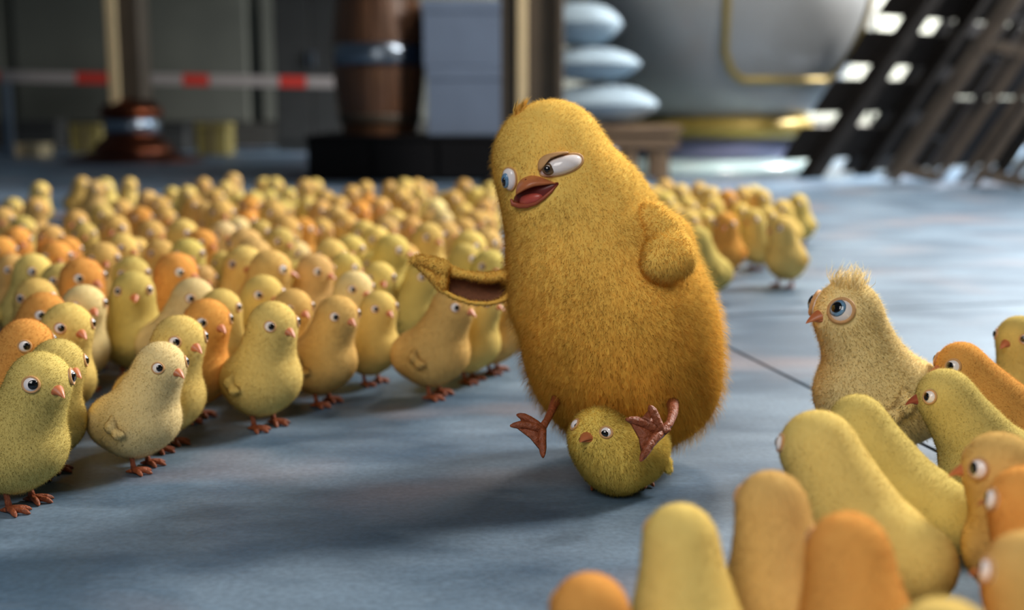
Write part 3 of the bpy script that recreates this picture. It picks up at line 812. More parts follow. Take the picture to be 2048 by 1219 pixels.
# --- chicks close to the lens, each modelled singly -------------------------------------------
# (x, y of crown, size, turn, colour, build args, label)
NEAR = [
 (76, 704, 1.0, -30, 'G', dict(L=.16, yaw=-.1, eye_r=.052), 'large shaded olive yellow chick cut by the left edge, nearest the lens on the left'),
 (319, 684, .90, -26, 'C', dict(L=.16, yaw=-.1), 'pale cream chick standing apart in front of the crowd, curled wing showing'),
 (356, 631, .99, -30, 'Y', dict(L=.12, yaw=-.1), 'pale yellow chick right behind the front cream chick'),
 (412, 598, .98, -32, 'O', dict(L=.12, yaw=-.15), 'bright orange chick behind the pale yellow one in the front left crowd'),
 (544, 603, 1.0, -46, 'Y', dict(L=.08, yaw=.15), 'plump lemon yellow chick in the front row, both feet in full view'),
 (674, 591, .93, -36, 'T', dict(L=.13, yaw=-.1), 'tan chick in the front row right of the lemon yellow one, wing showing'),
 (757, 582, .85, -48, 'Y', dict(L=.08, yaw=0), 'yellow chick at the front row gap, right of the tan one'),
 (584, 578, .92, -42, 'T', dict(L=.1, yaw=0), 'small tan chick peeping between the lemon yellow and tan front chicks'),
 (525, 550, .97, -44, 'Y', dict(L=.1, yaw=0), 'yellow chick directly behind the lemon yellow front chick'),
 (385, 556, .97, -30, 'C', dict(L=.15, yaw=-.1), 'cream chick behind the bright orange one, its back sloping left'),
 (440, 578, .93, -62, 'Y', dict(L=.07, yaw=0), 'yellow chick facing the lens just behind the bright orange one'),
 (264, 542, 1.0, -74, 'G', dict(L=.07, yaw=.1), 'olive yellow chick facing the lens alone, both eyes showing'),
 (166, 570, .96, -45, 'C', dict(L=.12, yaw=0), 'cream chick with narrowed eyes left of the olive yellow one facing the lens'),
 (85, 585, .98, -24, 'O', dict(L=.15, yaw=-.1), 'orange chick above the lowest orange head at the left'),
 (132, 606, 1.0, -38, 'Y', dict(L=.12, yaw=0), 'yellow chick with a white throat right of the two orange heads'),
 (48, 638, 1.0, -16, 'O', dict(L=.17, yaw=-.1), 'deep orange chick whose head is lowest of the orange ones at the left edge'),
 (112, 678, .95, -32, 'G', dict(L=.13, yaw=0), 'greenish yellow chick peeping over the shaded chick at the left edge'),
 (708, 542, .94, -42, 'C', dict(L=.12, yaw=0), 'cream chick in the second row behind the front row gap'),
 (757, 524, .92, -68, 'Y', dict(L=.08, yaw=0), 'golden chick facing the lens behind the front row gap'),
 (845, 521, .92, -42, 'G', dict(L=.12, yaw=0), 'olive chick under the tip of the big chick\'s stretched wing'),
 (906, 572, .97, -34, 'T', dict(L=.14, yaw=.0), 'tan chick in the front row just below the big chick\'s stretched wing'),
 (968, 568, .90, -34, 'Y', dict(L=.12, yaw=0), 'yellow chick half hidden under the big chick\'s wing, second below it'),
 (1012, 560, .88, -36, 'T', dict(L=.10, yaw=0), 'yellowish tan chick squeezed between the wing and the big chick\'s belly'),
]
hero_t = HERO
allbases = []
for i, (x, y, s, df, c, kw, lab) in enumerate(NEAR):
    r = build_chick(nb=36000, sub=5, blen=0.018, bw=0.0030, seed=100 + i, fat=1.17, rh=.184, pinch=.016, **dict(kw, L=kw.get('L', .1) + .05, yaw=kw.get('yaw', 0) - .28))
    loc = place(r, x, y, s * 1.05, 0, face=df + 15); color_tree(r, pal(c, 0.03)); allbases.append((loc[0], loc[1]))
    tag(r, lab, 'chick', 'chicks at the front of the left crowd')

# --- right foreground ----------------------------------------------------------------------
RIGHT_NEAR = [
 (1894, 738, 1.02, 172, 'G', dict(L=.30, zh=.80, yaw=.0, rh=.168), 'yellow green chick in profile at right, beak to the left, standing on both feet'),
 (1925, 684, 1.0, 176, 'O', dict(L=.36, zh=.78, yaw=.15, rh=.168, eye_r=.055), 'brownish orange chick at right behind the yellow green one, round dark eye'),
 (2042, 632, .98, 190, 'G', dict(L=.14, yaw=.4), 'dark olive chick cut by the right edge, topmost of the right group'),
 (1718, 790, .98, 132, 'G', dict(L=.34, zh=.78, yaw=-.1, rh=.168), 'olive yellow chick seen from behind, lying along the pale one\'s back'),
 (1640, 822, 1.02, 128, 'Y', dict(L=.33, zh=.79, yaw=.08, rh=.195, eye_r=.05), 'pale yellow chick stretched diagonally, seen from behind, eye at the left'),
 (2004, 866, 1.0, 165, 'T', dict(L=.16, yaw=.05, eye_r=.056), 'greyish tan chick at the right with beak and white eye to the left'),
 (2062, 935, .98, 136, 'O', dict(L=.14, yaw=.0, eye_r=.056), 'bright orange chick cut by the right edge, eye just in view'),
 (2066, 1066, .98, 136, 'T', dict(L=.14, yaw=.0, eye_r=.056), 'tan chick cut by the lower right edge below the orange one'),
 (1545, 944, 1.02, 106, 'T', dict(L=.16, yaw=-.1, rh=.150), 'ochre egg shaped chick seen from behind, upper of the two ochre backs'),
 (1700, 1028, 1.05, 98, 'O', dict(L=.18, yaw=-.1, rh=.150), 'orange chick seen from behind with a shadowed back, lower right of the ochre one'),
 (1362, 1010, 1.0, 100, 'Y', dict(L=.16, yaw=-.1, rh=.150), 'pale yellow chick seen from behind at the bottom, brightest on its right'),
 (1180, 1150, .84, 100, 'O', dict(L=.12, yaw=.1), 'orange chick showing only the top of its head at the bottom edge'),
 (1896, 1204, 1.0, 130, 'Y', dict(L=.14, yaw=.2), 'yellow chick barely showing its crown at the bottom right edge'),
]
for i, (x, y, s, fc, c, kw, lab) in enumerate(RIGHT_NEAR):
    r = build_chick(nb=44000, sub=5, blen=0.017, bw=0.0023, seed=200 + i, fat=1.13, pinch=0.008, dusky=(i in (0,)), **kw)
    loc = place(r, x, y, s, 0, face=fc); color_tree(r, pal(c, 0.02)); allbases.append((loc[0], loc[1]))
    tag(r, lab, 'chick', 'chicks at the right front')

# the taller cream chick with a tuft, looking up
r = build_chick(L=.17, zh=.80, yaw=.34, pitch=.10, nb=60000, sub=5, blen=0.024, bw=0.0030, rh=.165, eye_r=.066, tuft=260, iris=M_IRISB, seed=300, pr=.42, gaze_up=.3, fat=1.12)
loc = place(r, 1697, 562, 1.40, 0, face=178); color_tree(r, (*lin((248, 232, 180)), 1)); allbases.append((loc[0], loc[1]))
tag(r, 'tall cream chick with a ragged crown tuft and wide blue eyes, gazing left', 'chick')

# --- far crowd: a pool of modelled chicks, copied ------------------------------------------
FAR = """79,364,Y 25,395,Y 70,395,T 162,353,T 190,361,P 209,356,Y 258,355,Y 294,381,P 343,374,Y 4,415,T 45,432,G 32,454,O 132,473,O 168,445,G 204,409,G 241,398,T
279,413,O 243,466,Y 272,475,Y 204,485,T 64,507,Y 119,526,G 162,515,O 262,513,G 345,456,Y 351,505,O 0,473,O 406,355,T 374,371,Y 465,346,P 451,362,Y 527,355,Y
549,354,Y 610,358,T 630,357,Y 576,375,G 430,377,T 478,385,Y 497,392,O 497,421,O 506,381,G 563,398,G 590,404,G 615,396,G 604,434,O 642,436,T 672,411,P 676,392,T
364,438,Y 446,443,C 476,434,C 489,456,P 402,458,O 374,477,G 506,475,P 480,473,Y 444,503,Y 487,492,Y 595,483,C 661,479,Y 594,522,Y 629,507,P 406,531,P 
730,362,T 703,371,T 779,362,T 809,357,Y 834,358,T 856,366,T 818,394,T 839,379,Y 871,398,C 888,385,Y 884,419,C 890,441,P 928,358,T 952,375,Y 926,405,Y 981,364,Y
979,381,Y 969,398,T 969,422,T 975,458,P 939,462,Y 930,487,G 979,500,G 790,420,Y 771,432,P 726,441,G 752,453,Y 784,468,G 809,487,T 856,445,Y 718,400,O 735,388,O
747,503,G 318,392,T 330,415,T 385,392,T 412,404,P 440,400,T 465,410,T 535,378,G 545,402,T 520,440,G 100,450,T 110,482,O 22,508,T 70,556,T 300,440,T 318,478,T 415,430,T
650,380,T 690,425,T 640,400,T 760,395,T 800,375,T 905,380,T 860,425,T 950,420,T 925,435,T 820,432,T 228,430,T 150,420,T 560,455,G 700,470,G 540,500,T 690,505,G 570,430,T 
1331,358,T 1361,368,Y 1311,373,Y 1331,383,Y 1398,364,Y 1422,373,Y 1373,393,Y 1376,419,Y 1394,452,G 1426,393,Y 1455,380,O 1487,373,Y 1508,370,C 1522,377,Y 1565,400,Y 1597,388,Y
1451,425,O 1506,417,G 1534,413,Y 1563,431,Y 1345,405,Y 1350,440,T 1480,405,Y 1410,420,Y"""
far = []
for tkn in FAR.split():
    a, b, c = tkn.split(','); far.append((float(a), float(b), c))
pool = []
for i, (L, yw) in enumerate([(0.08, 0.0), (0.12, -0.35), (0.10, 0.35), (0.14, -0.15), (0.07, 0.2), (0.11, 0.0), (0.09, -0.55), (0.13, 0.5)]):
    pool.append(build_chick(L=L, yaw=yw, nb=8000, sub=4, blen=0.026, bw=0.007, seed=400 + i, rh=.186, fat=1.16))
def zone(x):
    if x > 1200: return 'behind the big chick'
    for lim, nm in ((110, 'at the left edge'), (330, 'below the copper column'), (600, 'below the dark cabinet'), (850, 'below the barrel'), (1100, 'below the pale boxes')):
        if x < lim: return nm
def band(y, x):
    if x > 1200:
        for lim, nm in ((384, 'rearmost row'), (412, 'middle row'), (999, 'front row')):
            if y < lim: return nm
    for lim, nm in ((372, 'rearmost row'), (400, 'second rear row'), (432, 'third rear row'), (466, 'fourth rear row'), (496, 'middle rows'), (999, 'rows nearer the lens')):
        if y < lim: return nm
ORD = ['first', 'second', 'third', 'fourth', 'fifth', 'sixth', 'seventh', 'eighth', 'ninth', 'tenth', 'eleventh', 'twelfth']
far.sort(key=lambda t: (zone(t[0]), band(t[1], t[0]), t[2], t[0]))
cnt = {}
for x, y, c in far: cnt[(zone(x), band(y, x), c)] = cnt.get((zone(x), band(y, x), c), 0) + 1
seen = {}; used = [False] * len(pool)
for x, y, c in far:
    i = int(rng.integers(len(pool)))
    if used[i]: r = copy_tree(pool[i])
    else: r = pool[i]; used[i] = True
    s = 0.97 + 0.07 * float(rng.random())
    df = (-44 + float(rng.normal()) * 15) if x < 1200 else (-128 + float(rng.normal()) * 18)
    loc = place(r, x, y, s, 0, face=df)
    # keep neighbours from sharing one spot: grow or shrink a little
    for s2 in (s, s * 0.93, s * 1.06, s * 0.87, s * 1.12, s * 0.82):
        loc = place(r, x, y, s2, 0, face=df)
        if all((loc[0] - a) ** 2 + (loc[1] - b) ** 2 > 0.115 ** 2 for a, b in allbases): break
    allbases.append((loc[0], loc[1]))
    color_tree(r, pal(c, 0.06))
    k_ = (zone(x), band(y, x), c); seen[k_] = seen.get(k_, 0) + 1
    nm = PAL[c][1]; pre = '' if cnt[k_] == 1 else ORD[seen[k_] - 1] + ' '
    lab = (pre + nm + ' chick ' + ('from left ' if pre else '') + 'in the ' + k_[1] + ' ' + k_[0])
    tag(r, lab, 'chick', 'chicks of the distant crowd' if x < 1200 else 'chicks of the group behind the big chick')
for i, u2 in enumerate(used):
    if not u2:
        for ch in list(pool[i].children_recursive): bpy.data.objects.remove(ch)
        bpy.data.objects.remove(pool[i])

# ------------------------------------------------------------------ the big chick
DH = 1.72
def ball(px, py, rpx, dep=0.0, s=None):
    D = DH + dep; P = at(px, py, D); r_ = rpx * D / F
    return [*P, r_] + (list(s) if s else [1, 1, 1])
HB_ = [ball(1094, 318, 107, -0.02), ball(1112, 290, 78, -0.01), ball(1130, 395, 118, -0.01), ball(1168, 440, 138), ball(1160, 520, 140), ball(1215, 560, 165), ball(1240, 650, 188),
       ball(1252, 722, 178, 0.0), ball(1175, 715, 100, 0.0), ball(1330, 775, 92, 0.0), ball(1095, 600, 68, 0), ball(1335, 480, 45, 0.0)]
HB_ = np.array(HB_); KH = 0.012
def hero_hit(px, py):
    d = ray(np.asarray(px, float), np.asarray(py, float)) if np.ndim(px) == 0 else np.stack([ray(a, b) for a, b in zip(px, py)])
    return shoot(CAM, d, HB_, KH, t0=1.2)
hc = at(1185, 560, DH)
V, Fc, N = star(hc, HB_, KH, 6, 0.42)
hero_base = at(1245, 885, DH); 
hero = empty('big_chick', tuple(hero_base))
tag(hero, 'huge golden plump chick sitting on a small one, wings spread, open beak, looking down left', 'chick')
OFF = hero_base
def hl(name, me, m, parent=hero): 
    # meshes are written in world coordinates; bring them to the thing's base
    me.transform(Matrix.Translation(tuple(-OFF)))
    return link(name, me, m, parent)
def smooth_poly(pts, n=48):
    """closed Catmull-Rom through the points, resampled"""
    P = np.array(pts, float); m = len(P); out = []
    for i in range(m):
        p0, p1, p2, p3 = P[i - 1], P[i], P[(i + 1) % m], P[(i + 2) % m]
        for t in np.linspace(0, 1, 12, endpoint=False):
            out.append(0.5 * ((2 * p1) + (-p0 + p2) * t + (2 * p0 - 5 * p1 + 4 * p2 - p3) * t * t + (-p0 + 3 * p1 - 3 * p2 + p3) * t ** 3))
    out = np.array(out); d = np.r_[0, np.cumsum(np.linalg.norm(np.diff(np.r_[out, out[:1]], axis=0), axis=1))]
    q = np.linspace(0, d[-1], n, endpoint=False); cl = np.r_[out, out[:1]]
    return np.stack([np.interp(q, d, cl[:, 0]), np.interp(q, d, cl[:, 1])], 1)
def dome(pts, bulge, lift=0.0, rings=9, n=48, back=0.008, hitfn=hero_hit, profile=0.5, cpt=None):
    """rounded solid with the given outline, seated on the surface under it"""
    O = smooth_poly(pts, n); c = O.mean(0) if cpt is None else np.array(cpt, float)
    cP = hitfn([c[0]], [c[1]])[0]; ng = grad(cP[None], HB_, KH)[0]
    rows = [hitfn([c[0]], [c[1]]) + ng * (bulge + lift)]
    for i in range(1, rings + 1):
        s = i / rings; q = c + (O - c) * s
        rows.append(hitfn(q[:, 0], q[:, 1]) + ng * (bulge * (1 - s * s) ** profile + lift))
    rim = rows[-1].copy(); rows.append(rim - ng * (back + lift)); 
    V = np.concatenate(rows + [(cP - ng * back)[None]])
    T = [(0, 1 + j, 1 + (j + 1) % n) for j in range(n)]
    Q = [(1 + i * n + j, 1 + (i + 1) * n + j, 1 + (i + 1) * n + (j + 1) % n, 1 + i * n + (j + 1) % n) for i in range(rings) for j in range(n)]
    e = len(V) - 1; b = 1 + rings * n
    T += [(e, b + (j + 1) % n, b + j) for j in range(n)]
    return np_mesh('dome', V, [np.array(T), np.array(Q)]), rim, ng, cP

avoid_pts = []
# right eye (viewer's right)
EYE_R = [(1080, 346), (1083, 334), (1100, 321), (1125, 312), (1150, 309), (1163, 314), (1163, 326), (1150, 339), (1125, 349), (1098, 353), (1084, 351)]
me, rim, ng, cP = dome(EYE_R, 0.013, 0.001); eyeR = hl('eye', me, M_EYE); avoid_pts += [rim, cP[None]]; rimR = rim
def on_dome(pts_, bulge, lift, eye_pts, eb, el, **kw):
    """disc lying on an eye dome: same seat height as the dome at that spot"""
    O = smooth_poly(eye_pts, 48); c = O.mean(0); q = np.array(pts_, float).mean(0)
    d = q - c; a = math.atan2(d[1], d[0]); ang = np.arctan2(O[:, 1] - c[1], O[:, 0] - c[0]); j = np.argmin(np.abs(np.angle(np.exp(1j * (ang - a)))))
    s = min(0.93, np.linalg.norm(d) / np.linalg.norm(O[j] - c))
    h = eb * (1 - s * s) ** 0.5 + el
    return dome(pts_, bulge, h + lift, back=0.0, **kw)
def circ(cx_, cy_, rx, ry, a=0.0):
    return [(cx_ + rx * math.cos(t) * math.cos(a) - ry * math.sin(t) * math.sin(a), cy_ + rx * math.cos(t) * math.sin(a) + ry * math.sin(t) * math.cos(a)) for t in np.linspace(0, 2 * PI, 12, endpoint=False)]
me, *_ = on_dome(circ(1098, 339.5, 12.5, 12), 0.0030, -0.0012, EYE_R, 0.013, 0.001, rings=5, n=32); hl('iris', me, M_IRIS, eyeR)
me, *_ = on_dome(circ(1096.5, 339.5, 6.5, 7), 0.0022, 0.0016, EYE_R, 0.013, 0.001, rings=4, n=24); hl('pupil', me, M_PUPIL, eyeR)
# left eye
EYE_L = [(1009, 345), (1013, 337), (1021, 335), (1030, 340), (1034, 353), (1033, 368), (1026, 379), (1018, 378), (1011, 366), (1008, 355)]
me, rim, ng, cP = dome(EYE_L, 0.007, 0.002); eyeL = hl('eye', me, M_EYE); avoid_pts += [rim, cP[None]]; rimL = rim
me, *_ = on_dome(circ(1019, 359, 7.5, 15), 0.0022, -0.0002, EYE_L, 0.007, 0.002, rings=5, n=32); hl('iris', me, M_IRISB, eyeL)
me, *_ = on_dome(circ(1019, 361, 3.5, 9), 0.0018, 0.0022, EYE_L, 0.007, 0.002, rings=4, n=24); hl('pupil', me, M_PUPIL, eyeL)
for rim_, nm in ((rimR, 'R'), (rimL, 'L')):
    pth = np.r_[rim_, rim_[:1]]; n_ = len(pth)
    hts = (pth[:, 2] - pth[:, 2].min()) / (np.ptp(pth[:, 2]) + 1e-9)
    V_, Q_, T_ = tube_geo(pth, 0.0014 + 0.0014 * hts ** 2 if nm == 'R' else np.full(n_, 0.0014), 8, False)
    hl('eyelid', np_mesh('eyelid', V_, Q_), M_LID)
# heavy upper lid on the inner corner of the right eye
me, rim, *_ = dome([(1076, 340), (1078, 322), (1092, 311), (1118, 305), (1138, 306), (1110, 315), (1092, 327), (1083, 342)], 0.006, 0.009, back=0.004); hl('upper_eyelid', me, M_LID); avoid_pts.append(rim)
# mouth, tongue, beak
MOUTH = [(1029, 407), (1030, 392), (1045, 378), (1072, 370), (1100, 366), (1118, 365), (1108, 380), (1090, 397), (1070, 409), (1046, 411)]
me, rim, ngM, cP = dome(MOUTH, 0.004, 0.001); mouth = hl('mouth', me, M_MOUTH); avoid_pts += [rim, cP[None]]
me, *_ = dome([(1042, 404), (1046, 392), (1062, 386), (1080, 386), (1088, 392), (1078, 403), (1060, 409), (1047, 409)], 0.005, 0.004, back=0.002); hl('tongue', me, M_TONGUE, mouth)
# upper beak: ridge curve to lip curve, bulged and carried forward at the tip
ridge = np.array([(1031, 385), (1032, 372), (1038, 360), (1050, 352), (1066, 349), (1082, 353), (1098, 360), (1112, 366)], float)
lip = np.array([(1030, 390), (1036, 388), (1044, 383), (1056, 377), (1068, 373), (1082, 371), (1098, 369), (1114, 367)], float)
front = np.array([0.014, 0.022, 0.026, 0.024, 0.019, 0.013, 0.007, 0.001])
def beak_shell():
    m = len(ridge); rows = 9; VV = []
    R0 = hero_hit(ridge[:, 0], ridge[:, 1]); L0 = hero_hit(lip[:, 0], lip[:, 1])
    fd = ngM * 0.9 + np.array([-0.25, -0.1, -0.15]); fd /= np.linalg.norm(fd)
    for i in range(rows):
        t = i / (rows - 1)
        # swing out from the face to the lip; work in pixel space then lift so the outline stays
        q = ridge * (1 - t) + lip * t
        base = hero_hit(q[:, 0], q[:, 1])
        lift = (front * math.sin(t * PI / 2) ** 0.8 + 0.004 * math.sin(PI * t))[:, None]
        VV.append(base + ((CAM - base) / np.linalg.norm(CAM - base, axis=1)[:, None]) * lift)
    VV.append(L0 - ngM * 0.004)
    VV.append(R0 - ngM * 0.006)
    V = np.concatenate(VV); rr = len(VV)
    Q = [(i * m + j, i * m + j + 1, ((i + 1) % rr) * m + j + 1, ((i + 1) % rr) * m + j) for i in range(rr) for j in range(m - 1)]
    caps = [np.array([[i * m for i in range(rr)]]), np.array([[i * m + m - 1 for i in range(rr)][::-1]])]
    return np_mesh('beak', V, [np.array(Q)] + caps), R0, L0
me, R0, L0 = beak_shell()
bk = hl('beak', me, M_BEAK); avoid_pts += [R0, L0, (R0 + L0) / 2]
sub = bk.modifiers.new('round', 'SUBSURF'); sub.levels = 1; sub.render_levels = 2
me, *_ = dome(circ(1059, 358, 2.6, 1.6, 0.3), 0.001, 0.0115, rings=3, n=12, back=0.001); hl('nostril', me, M_MOUTH, bk)
# lower beak lip
lp = np.array([(1029, 398), (1031, 407), (1044, 411), (1058, 411), (1074, 406), (1090, 395), (1104, 382), (1114, 369)], float)
LP = hero_hit(lp[:, 0], lp[:, 1]) + ngM * np.array([0.010, 0.009, 0.007, 0.005, 0.004, 0.003, 0.002, 0.001])[:, None]
V_, Q_, T_ = tube_geo(LP, [0.002, 0.0035, 0.0038, 0.0036, 0.003, 0.0026, 0.002, 0.001], 8); hl('lower_beak', np_mesh('lower_beak', V_, [Q_, T_]), M_BEAKD); avoid_pts.append(LP)
av = np.concatenate(avoid_pts)
def warm_attr(Vv):  # more orange downwards: coat colour plus light through the down, painted in
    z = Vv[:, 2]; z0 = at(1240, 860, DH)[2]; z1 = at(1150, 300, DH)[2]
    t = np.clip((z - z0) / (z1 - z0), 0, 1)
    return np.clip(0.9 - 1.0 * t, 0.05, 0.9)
def hero_flow(P): 
    d = np.array([0.10, 0, -1.0]) + 0 * P
    return d
def hlen(P):
    z0 = at(1240, 860, DH)[2]; z1 = at(1120, 215, DH)[2]; t = np.clip((P[:, 2] - z0) / (z1 - z0), 0, 1)
    return 1.25 - 0.85 * t
bl1 = blades(V, Fc, N, 170000, 0.0065, 0.00050, hero_flow, lie=0.5, rough=0.14, avoid=[(p, 0.0042) for p in av[::2]], seg2=True, lenfn=hlen, seed=11)
m = (np.linalg.norm(V - hero_hit([1033], [215])[0], axis=1) < 0.02)
Ft = Fc[m[Fc].all(1)]
tf = hero_hit([1036], [226])[0]
m = (np.linalg.norm(V - tf, axis=1) < 0.013); Ft = Fc[m[Fc].all(1)]
bl3 = blades(V, Fc, N, 46000, 0.022, 0.00036, hero_flow, lie=0.35, rough=0.2, avoid=[(p, 0.012) for p in av[::3]], seg2=True, lenfn=hlen, seed=14)
bls = [bl1, bl3]
if len(Ft): bls.append(blades(V, Ft, N, 120, 0.022, 0.0016, np.array([-0.2, 0, 1.0]), lie=1.2, rough=0.15, seg2=True, seed=12))
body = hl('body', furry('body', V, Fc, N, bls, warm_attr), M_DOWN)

# right wing of the picture: a thick flipper hanging out from the shoulder
wh = lambda px, py, fwd, rp_: [*(hero_hit([px], [py])[0] - ray(px, py) * fwd), rp_ * DH / F]
WB = np.array([wh(1300, 440, -0.012, 34), wh(1325, 468, 0.004, 36), wh(1343, 500, 0.018, 35), wh(1352, 522, 0.030, 31), wh(1325, 530, 0.038, 29), wh(1306, 524, 0.042, 20), wh(1318, 505, 0.03, 30)])
WB[3:, :3] = np.stack([at(px, py, (WB[2, :3] - CAM) @ FWD - o) for px, py, o in ((1354, 522, 0.012), (1328, 532, 0.020), (1308, 530, 0.026), (1320, 506, 0.012))])
wv, wf, wn_ = star(WB[2, :3] * 0.5 + WB[3, :3] * 0.5, WB, 0.006, 5, 0.14)
wbl = blades(wv, wf, wn_, 13000, 0.007, 0.0008, np.array([-0.1, -0.3, -0.9]), lie=0.9, rough=0.3, seed=21)
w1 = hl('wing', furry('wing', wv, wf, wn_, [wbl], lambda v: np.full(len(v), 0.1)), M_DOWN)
# left wing of the picture: stretched out, hollow underside to the lens
M_UNDER = principled('wing_underside_shaded', (128, 82, 56), 0.95, noise=(150, 0.15))  # browner than the coat: shade in the hollow painted into the colour
TOP = [(1045, 530), (1008, 541), (974, 547), (945, 545), (920, 540), (895, 529), (866, 515), (845, 511), (826, 513)]
BOT = [(1048, 570), (1030, 587), (1003, 603), (975, 609), (940, 607), (908, 595), (884, 582), (868, 558), (838, 532)]
TOP, BOT = np.array(TOP, float), np.array(BOT, float)
def wing_leaf():
    nu, nv = 40, 16
    ti = np.linspace(0, len(TOP) - 1, nu); idx = np.arange(len(TOP))
    tp = np.stack([np.interp(ti, idx, TOP[:, i]) for i in (0, 1)], 1); bt = np.stack([np.interp(ti, idx, BOT[:, i]) for i in (0, 1)], 1)
    fr = np.zeros((nu, nv, 3)); bk_ = np.zeros((nu, nv, 3))
    for i in range(nu):
        u = i / (nu - 1); base = DH + 0.0 - 0.035 * math.sin(u * PI / 2)
        for j in range(nv):
            v = j / (nv - 1); q = tp[i] * (1 - v) + bt[i] * v
            cup = math.sin(PI * v) ** 0.8
            hollow = 0.026 * cup * (1 - u ** 3)
            thick = 0.007 * cup + 0.004 
            fr[i, j] = at(q[0], q[1], base + hollow); bk_[i, j] = at(q[0], q[1], base + hollow + thick + 0.012 * cup)
    # the closed leaf
    Vw = np.concatenate([fr.reshape(-1, 3), bk_.reshape(-1, 3)]); n0 = nu * nv
    Q = []
    for i in range(nu - 1):
        for j in range(nv - 1):
            a = i * nv + j; Q.append((a, a + 1, a + nv + 1, a + nv)); Q.append((n0 + a, n0 + a + nv, n0 + a + nv + 1, n0 + a + 1))
    for i in range(nu - 1):
        a = i * nv; Q.append((a, a + nv, n0 + a + nv, n0 + a)); a = i * nv + nv - 1; Q.append((a, n0 + a, n0 + a + nv, a + nv))
    for j in range(nv - 1):
        a = j; Q.append((a, n0 + a, n0 + a + 1, a + 1)); a = (nu - 1) * nv + j; Q.append((a, a + 1, n0 + a + 1, n0 + a))
    return Vw, np.array(Q), fr, bk_
Vw, Qw, fr, bk_ = wing_leaf()
Tw = np.concatenate([Qw[:, [0, 1, 2]], Qw[:, [0, 2, 3]]])
tmpn = np.zeros_like(Vw); fn = np.cross(Vw[Tw[:, 1]] - Vw[Tw[:, 0]], Vw[Tw[:, 2]] - Vw[Tw[:, 0]])
for i in range(3): np.add.at(tmpn, Tw[:, i], fn)
cw_ = Vw.mean(0)
sgn = np.sign(((Vw - cw_) * tmpn).sum()); tmpn *= sgn if sgn else 1; tmpn /= np.linalg.norm(tmpn, axis=1)[:, None] + 1e-12
nu, nv = 40, 16
# rolled rim of down along the upper and lower edges, and a downy back
g = Geo()
edge_top = fr[:, 0]; edge_bot = fr[:, -1]
rt = np.interp(np.linspace(0, 1, nu), [0, .15, .45, .62, .8, 1], [.018, .008, .0055, .008, .011, .006]); rb = np.interp(np.linspace(0, 1, nu), [0, .3, .7, .85, 1], [.008, .0028, .003, .008, .005])
shift = UP * 0
et = edge_top + (-UP) * (rt * 0.9)[:, None] * 0.9
eb = edge_bot + UP * (rb * 0.5)[:, None]
parts = []
for pth, rr in ((et, rt), (eb, rb)):
    v_t, q_t, t_t = tube_geo(pth, rr, 14); tri = np.concatenate([q_t[:, [0, 1, 2]], q_t[:, [0, 2, 3]], t_t])
    ctr = np.repeat(pth, 14, 0); nn = np.concatenate([v_t[:-2] - ctr, v_t[-2:] - np.stack([pth[0], pth[-1]])]); nn /= np.linalg.norm(nn, axis=1)[:, None] + 1e-12
    parts.append((v_t, tri, nn))
# solid tip beyond the hollow
tipB = np.array([[*at(884, 536, DH - 0.035), 17 * DH / F], [*at(866, 527, DH - 0.037), 13 * DH / F], [*at(846, 520, DH - 0.038), 9 * DH / F], [*at(833, 517, DH - 0.038), 5 * DH / F], [*at(883, 558, DH - 0.034), 13 * DH / F], [*at(886, 572, DH - 0.032), 9 * DH / F]])
tv, tf_, tn = star(at(874, 534, DH - 0.036), tipB, 0.003, 4, 0.06); parts.append((tv, tf_, tn))
back_ids = Vw
parts.append((Vw[nu * nv:], None, None))
off = 0; VV = []; TT = []; NN = []
for v_, t_, n_ in parts[:3]:
    VV.append(v_); TT.append(t_ + off); NN.append(n_); off += len(v_)
VV, TT, NN = np.concatenate(VV), np.concatenate(TT), np.concatenate(NN)
wbl = blades(VV, TT, NN, 12000, 0.0055, 0.0008, np.array([-0.9, 0, -0.3]), lie=1.0, rough=0.3, seed=31)
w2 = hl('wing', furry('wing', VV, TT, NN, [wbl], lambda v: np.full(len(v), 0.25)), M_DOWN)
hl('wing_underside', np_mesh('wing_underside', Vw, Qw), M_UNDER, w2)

# legs
def hero_leg(pts, rads, hub, tips, name_heel, web, tr):
    P = [at(*p) for p in pts]; g = Geo(); g.tube(P, [r_ * DH / F for r_ in rads], 12)
    lg = hl('leg', g.mesh('leg'), M_FOOT)
    g2 = foot_geo(at(*hub), [at(*t) for t in tips], tr * DH / F, tr * 0.55 * DH / F, web, None if name_heel is None else at(*name_heel))
    hl('foot', g2.mesh('foot'), M_FOOT, lg)
DL = DH - 0.13
hero_leg([(1116, 790, DH - 0.06), (1104, 818, DH - 0.085), (1094, 840, DL), (1083, 857, DL - 0.01)], [11, 8, 6.5, 8], (1083, 858, DL - 0.01),
         [(1034, 829, DL - 0.005), (1021, 851, DL - 0.02), (1086, 914, DL - 0.03)], None, 0.86, 9.5)
DR = DH - 0.215
hero_leg([(1345, 800, DH - 0.09), (1346, 826, DR + 0.05), (1339, 846, DR + 0.02), (1322, 864, DR)], [13, 9, 7, 9], (1320, 864, DR),
         [(1299, 811, DR - 0.005), (1252, 838, DR - 0.02), (1281, 921, DR - 0.03)], (1340, 858, DR + 0.0), 0.9, 10.5)
color_tree(hero, (*lin((246, 214, 122)), 1)); 

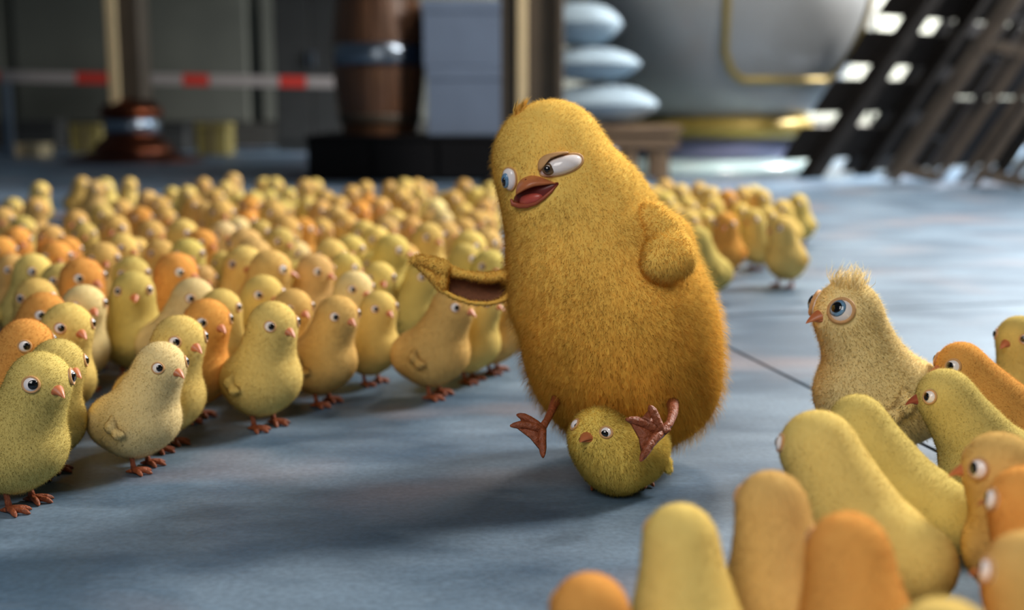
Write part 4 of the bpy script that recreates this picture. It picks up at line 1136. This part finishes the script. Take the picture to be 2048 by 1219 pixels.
# ------------------------------------------------------------------ the small chick squashed beneath
DS = 1.585
def sb(px, py, rpx, dep=0.0):
    D = DS + dep; P = at(px, py, D); return [*P, rpx * D / F]
SB = np.array([sb(1196, 878, 58, -0.008), sb(1196, 858, 36, -0.004), sb(1225, 908, 70, 0.0), sb(1272, 905, 62, 0.02), sb(1240, 938, 46, 0.0), sb(1290, 880, 44, 0.03)])
KS = 0.006
def s_hit(px, py):
    d = np.stack([ray(a, b) for a, b in zip(px, py)]); return shoot(CAM, d, SB, KS, t0=1.1)
sv, sf, sn = star(at(1228, 902, DS + 0.005), SB, KS, 5, 0.16)
base = ground(1236, 985); 
small = empty('chick', (base[0], base[1], 0)); OFF = np.array([base[0], base[1], 0.0])
tag(small, 'small olive yellow chick squashed flat under the big one, facing the lens', 'chick')
avoid = []
for (px, py), gz in (((1150, 848), (0.35, -1, -0.1)), ((1212, 864), (-0.35, -1, 0.0))):
    P = s_hit([px], [py])[0]; n = grad(P[None], SB, KS)[0]; r_ = 12.5 * DS / F
    c = P - n * r_ * 0.45
    gz = np.array(gz); gz = gz / np.linalg.norm(gz)
    ms = eyeball(c, n, gz * 0.8 + n * 0.3, r_, None, 0.58)
    e = hl('eye', ms[0][1], M_EYE, small)
    for q in ms[1:]: hl(q[0], q[1], q[2], e)
    hl('eyelid', ring(c + n * r_ * 0.5, n, r_ * 0.95, r_ * 0.2, 0.9), M_LID, small)
    avoid.append((c, r_ * 1.15))
P = s_hit([1172], [876])[0]; n = grad(P[None], SB, KS)[0]
for nm, me in beak_mesh(P, n + np.array([0, 0, -0.12]), 0.022, 0.0105, 0.009, 0.003): hl(nm, me, M_BEAK, small)
avoid.append((P, 0.0095))
bl = blades(sv, sf, sn, 36000, 0.0055, 0.00062, np.array([0.1, 0, -1.0]), avoid=avoid, seed=51)
hl('body', furry('body', sv, sf, sn, [bl]), M_DOWN, small)
for (ax, ay), tipp in (((1190, 972), ((1170, 963), (1183, 984), (1205, 980))), ((1294, 968), ((1306, 964), (1308, 976), (1290, 980)))):
    hubp = ground(ax, ay) + np.array([0, 0.0, 0.005]); g = Geo()
    g.tube([hubp + np.array([0, 0.006, 0.03]), hubp + np.array([0, 0.003, 0.014]), hubp], [0.005, 0.0038, 0.004], 10); lg = hl('leg', g.mesh('leg'), M_FOOT, small)
    tips = [ground(a, b) + np.array([0, 0, 0.003]) for a, b in tipp]
    hl('foot', foot_geo(hubp, tips, 0.0038, 0.0022, 0.4).mesh('foot'), M_FOOT, lg)
for sx, px, py in ((1, 1318, 905),):
    P = at(px, py, DS + 0.02); WBs = np.array([[*P, 0.010], [*(P + np.array([0.008, -0.006, -0.012])), 0.009], [*(P + np.array([0.012, -0.012, -0.02])), 0.005]])
    v_, f_, n_ = star(WBs[1, :3], WBs, 0.002, 3, 0.05); hl('wing', furry('wing', v_, f_, n_, [blades(v_, f_, n_, 1500, 0.004, 0.0006, np.array([0, 0, -1.0]), seed=52)]), M_DOWN, small)
color_tree(small, (*lin((242, 220, 124)), 1))
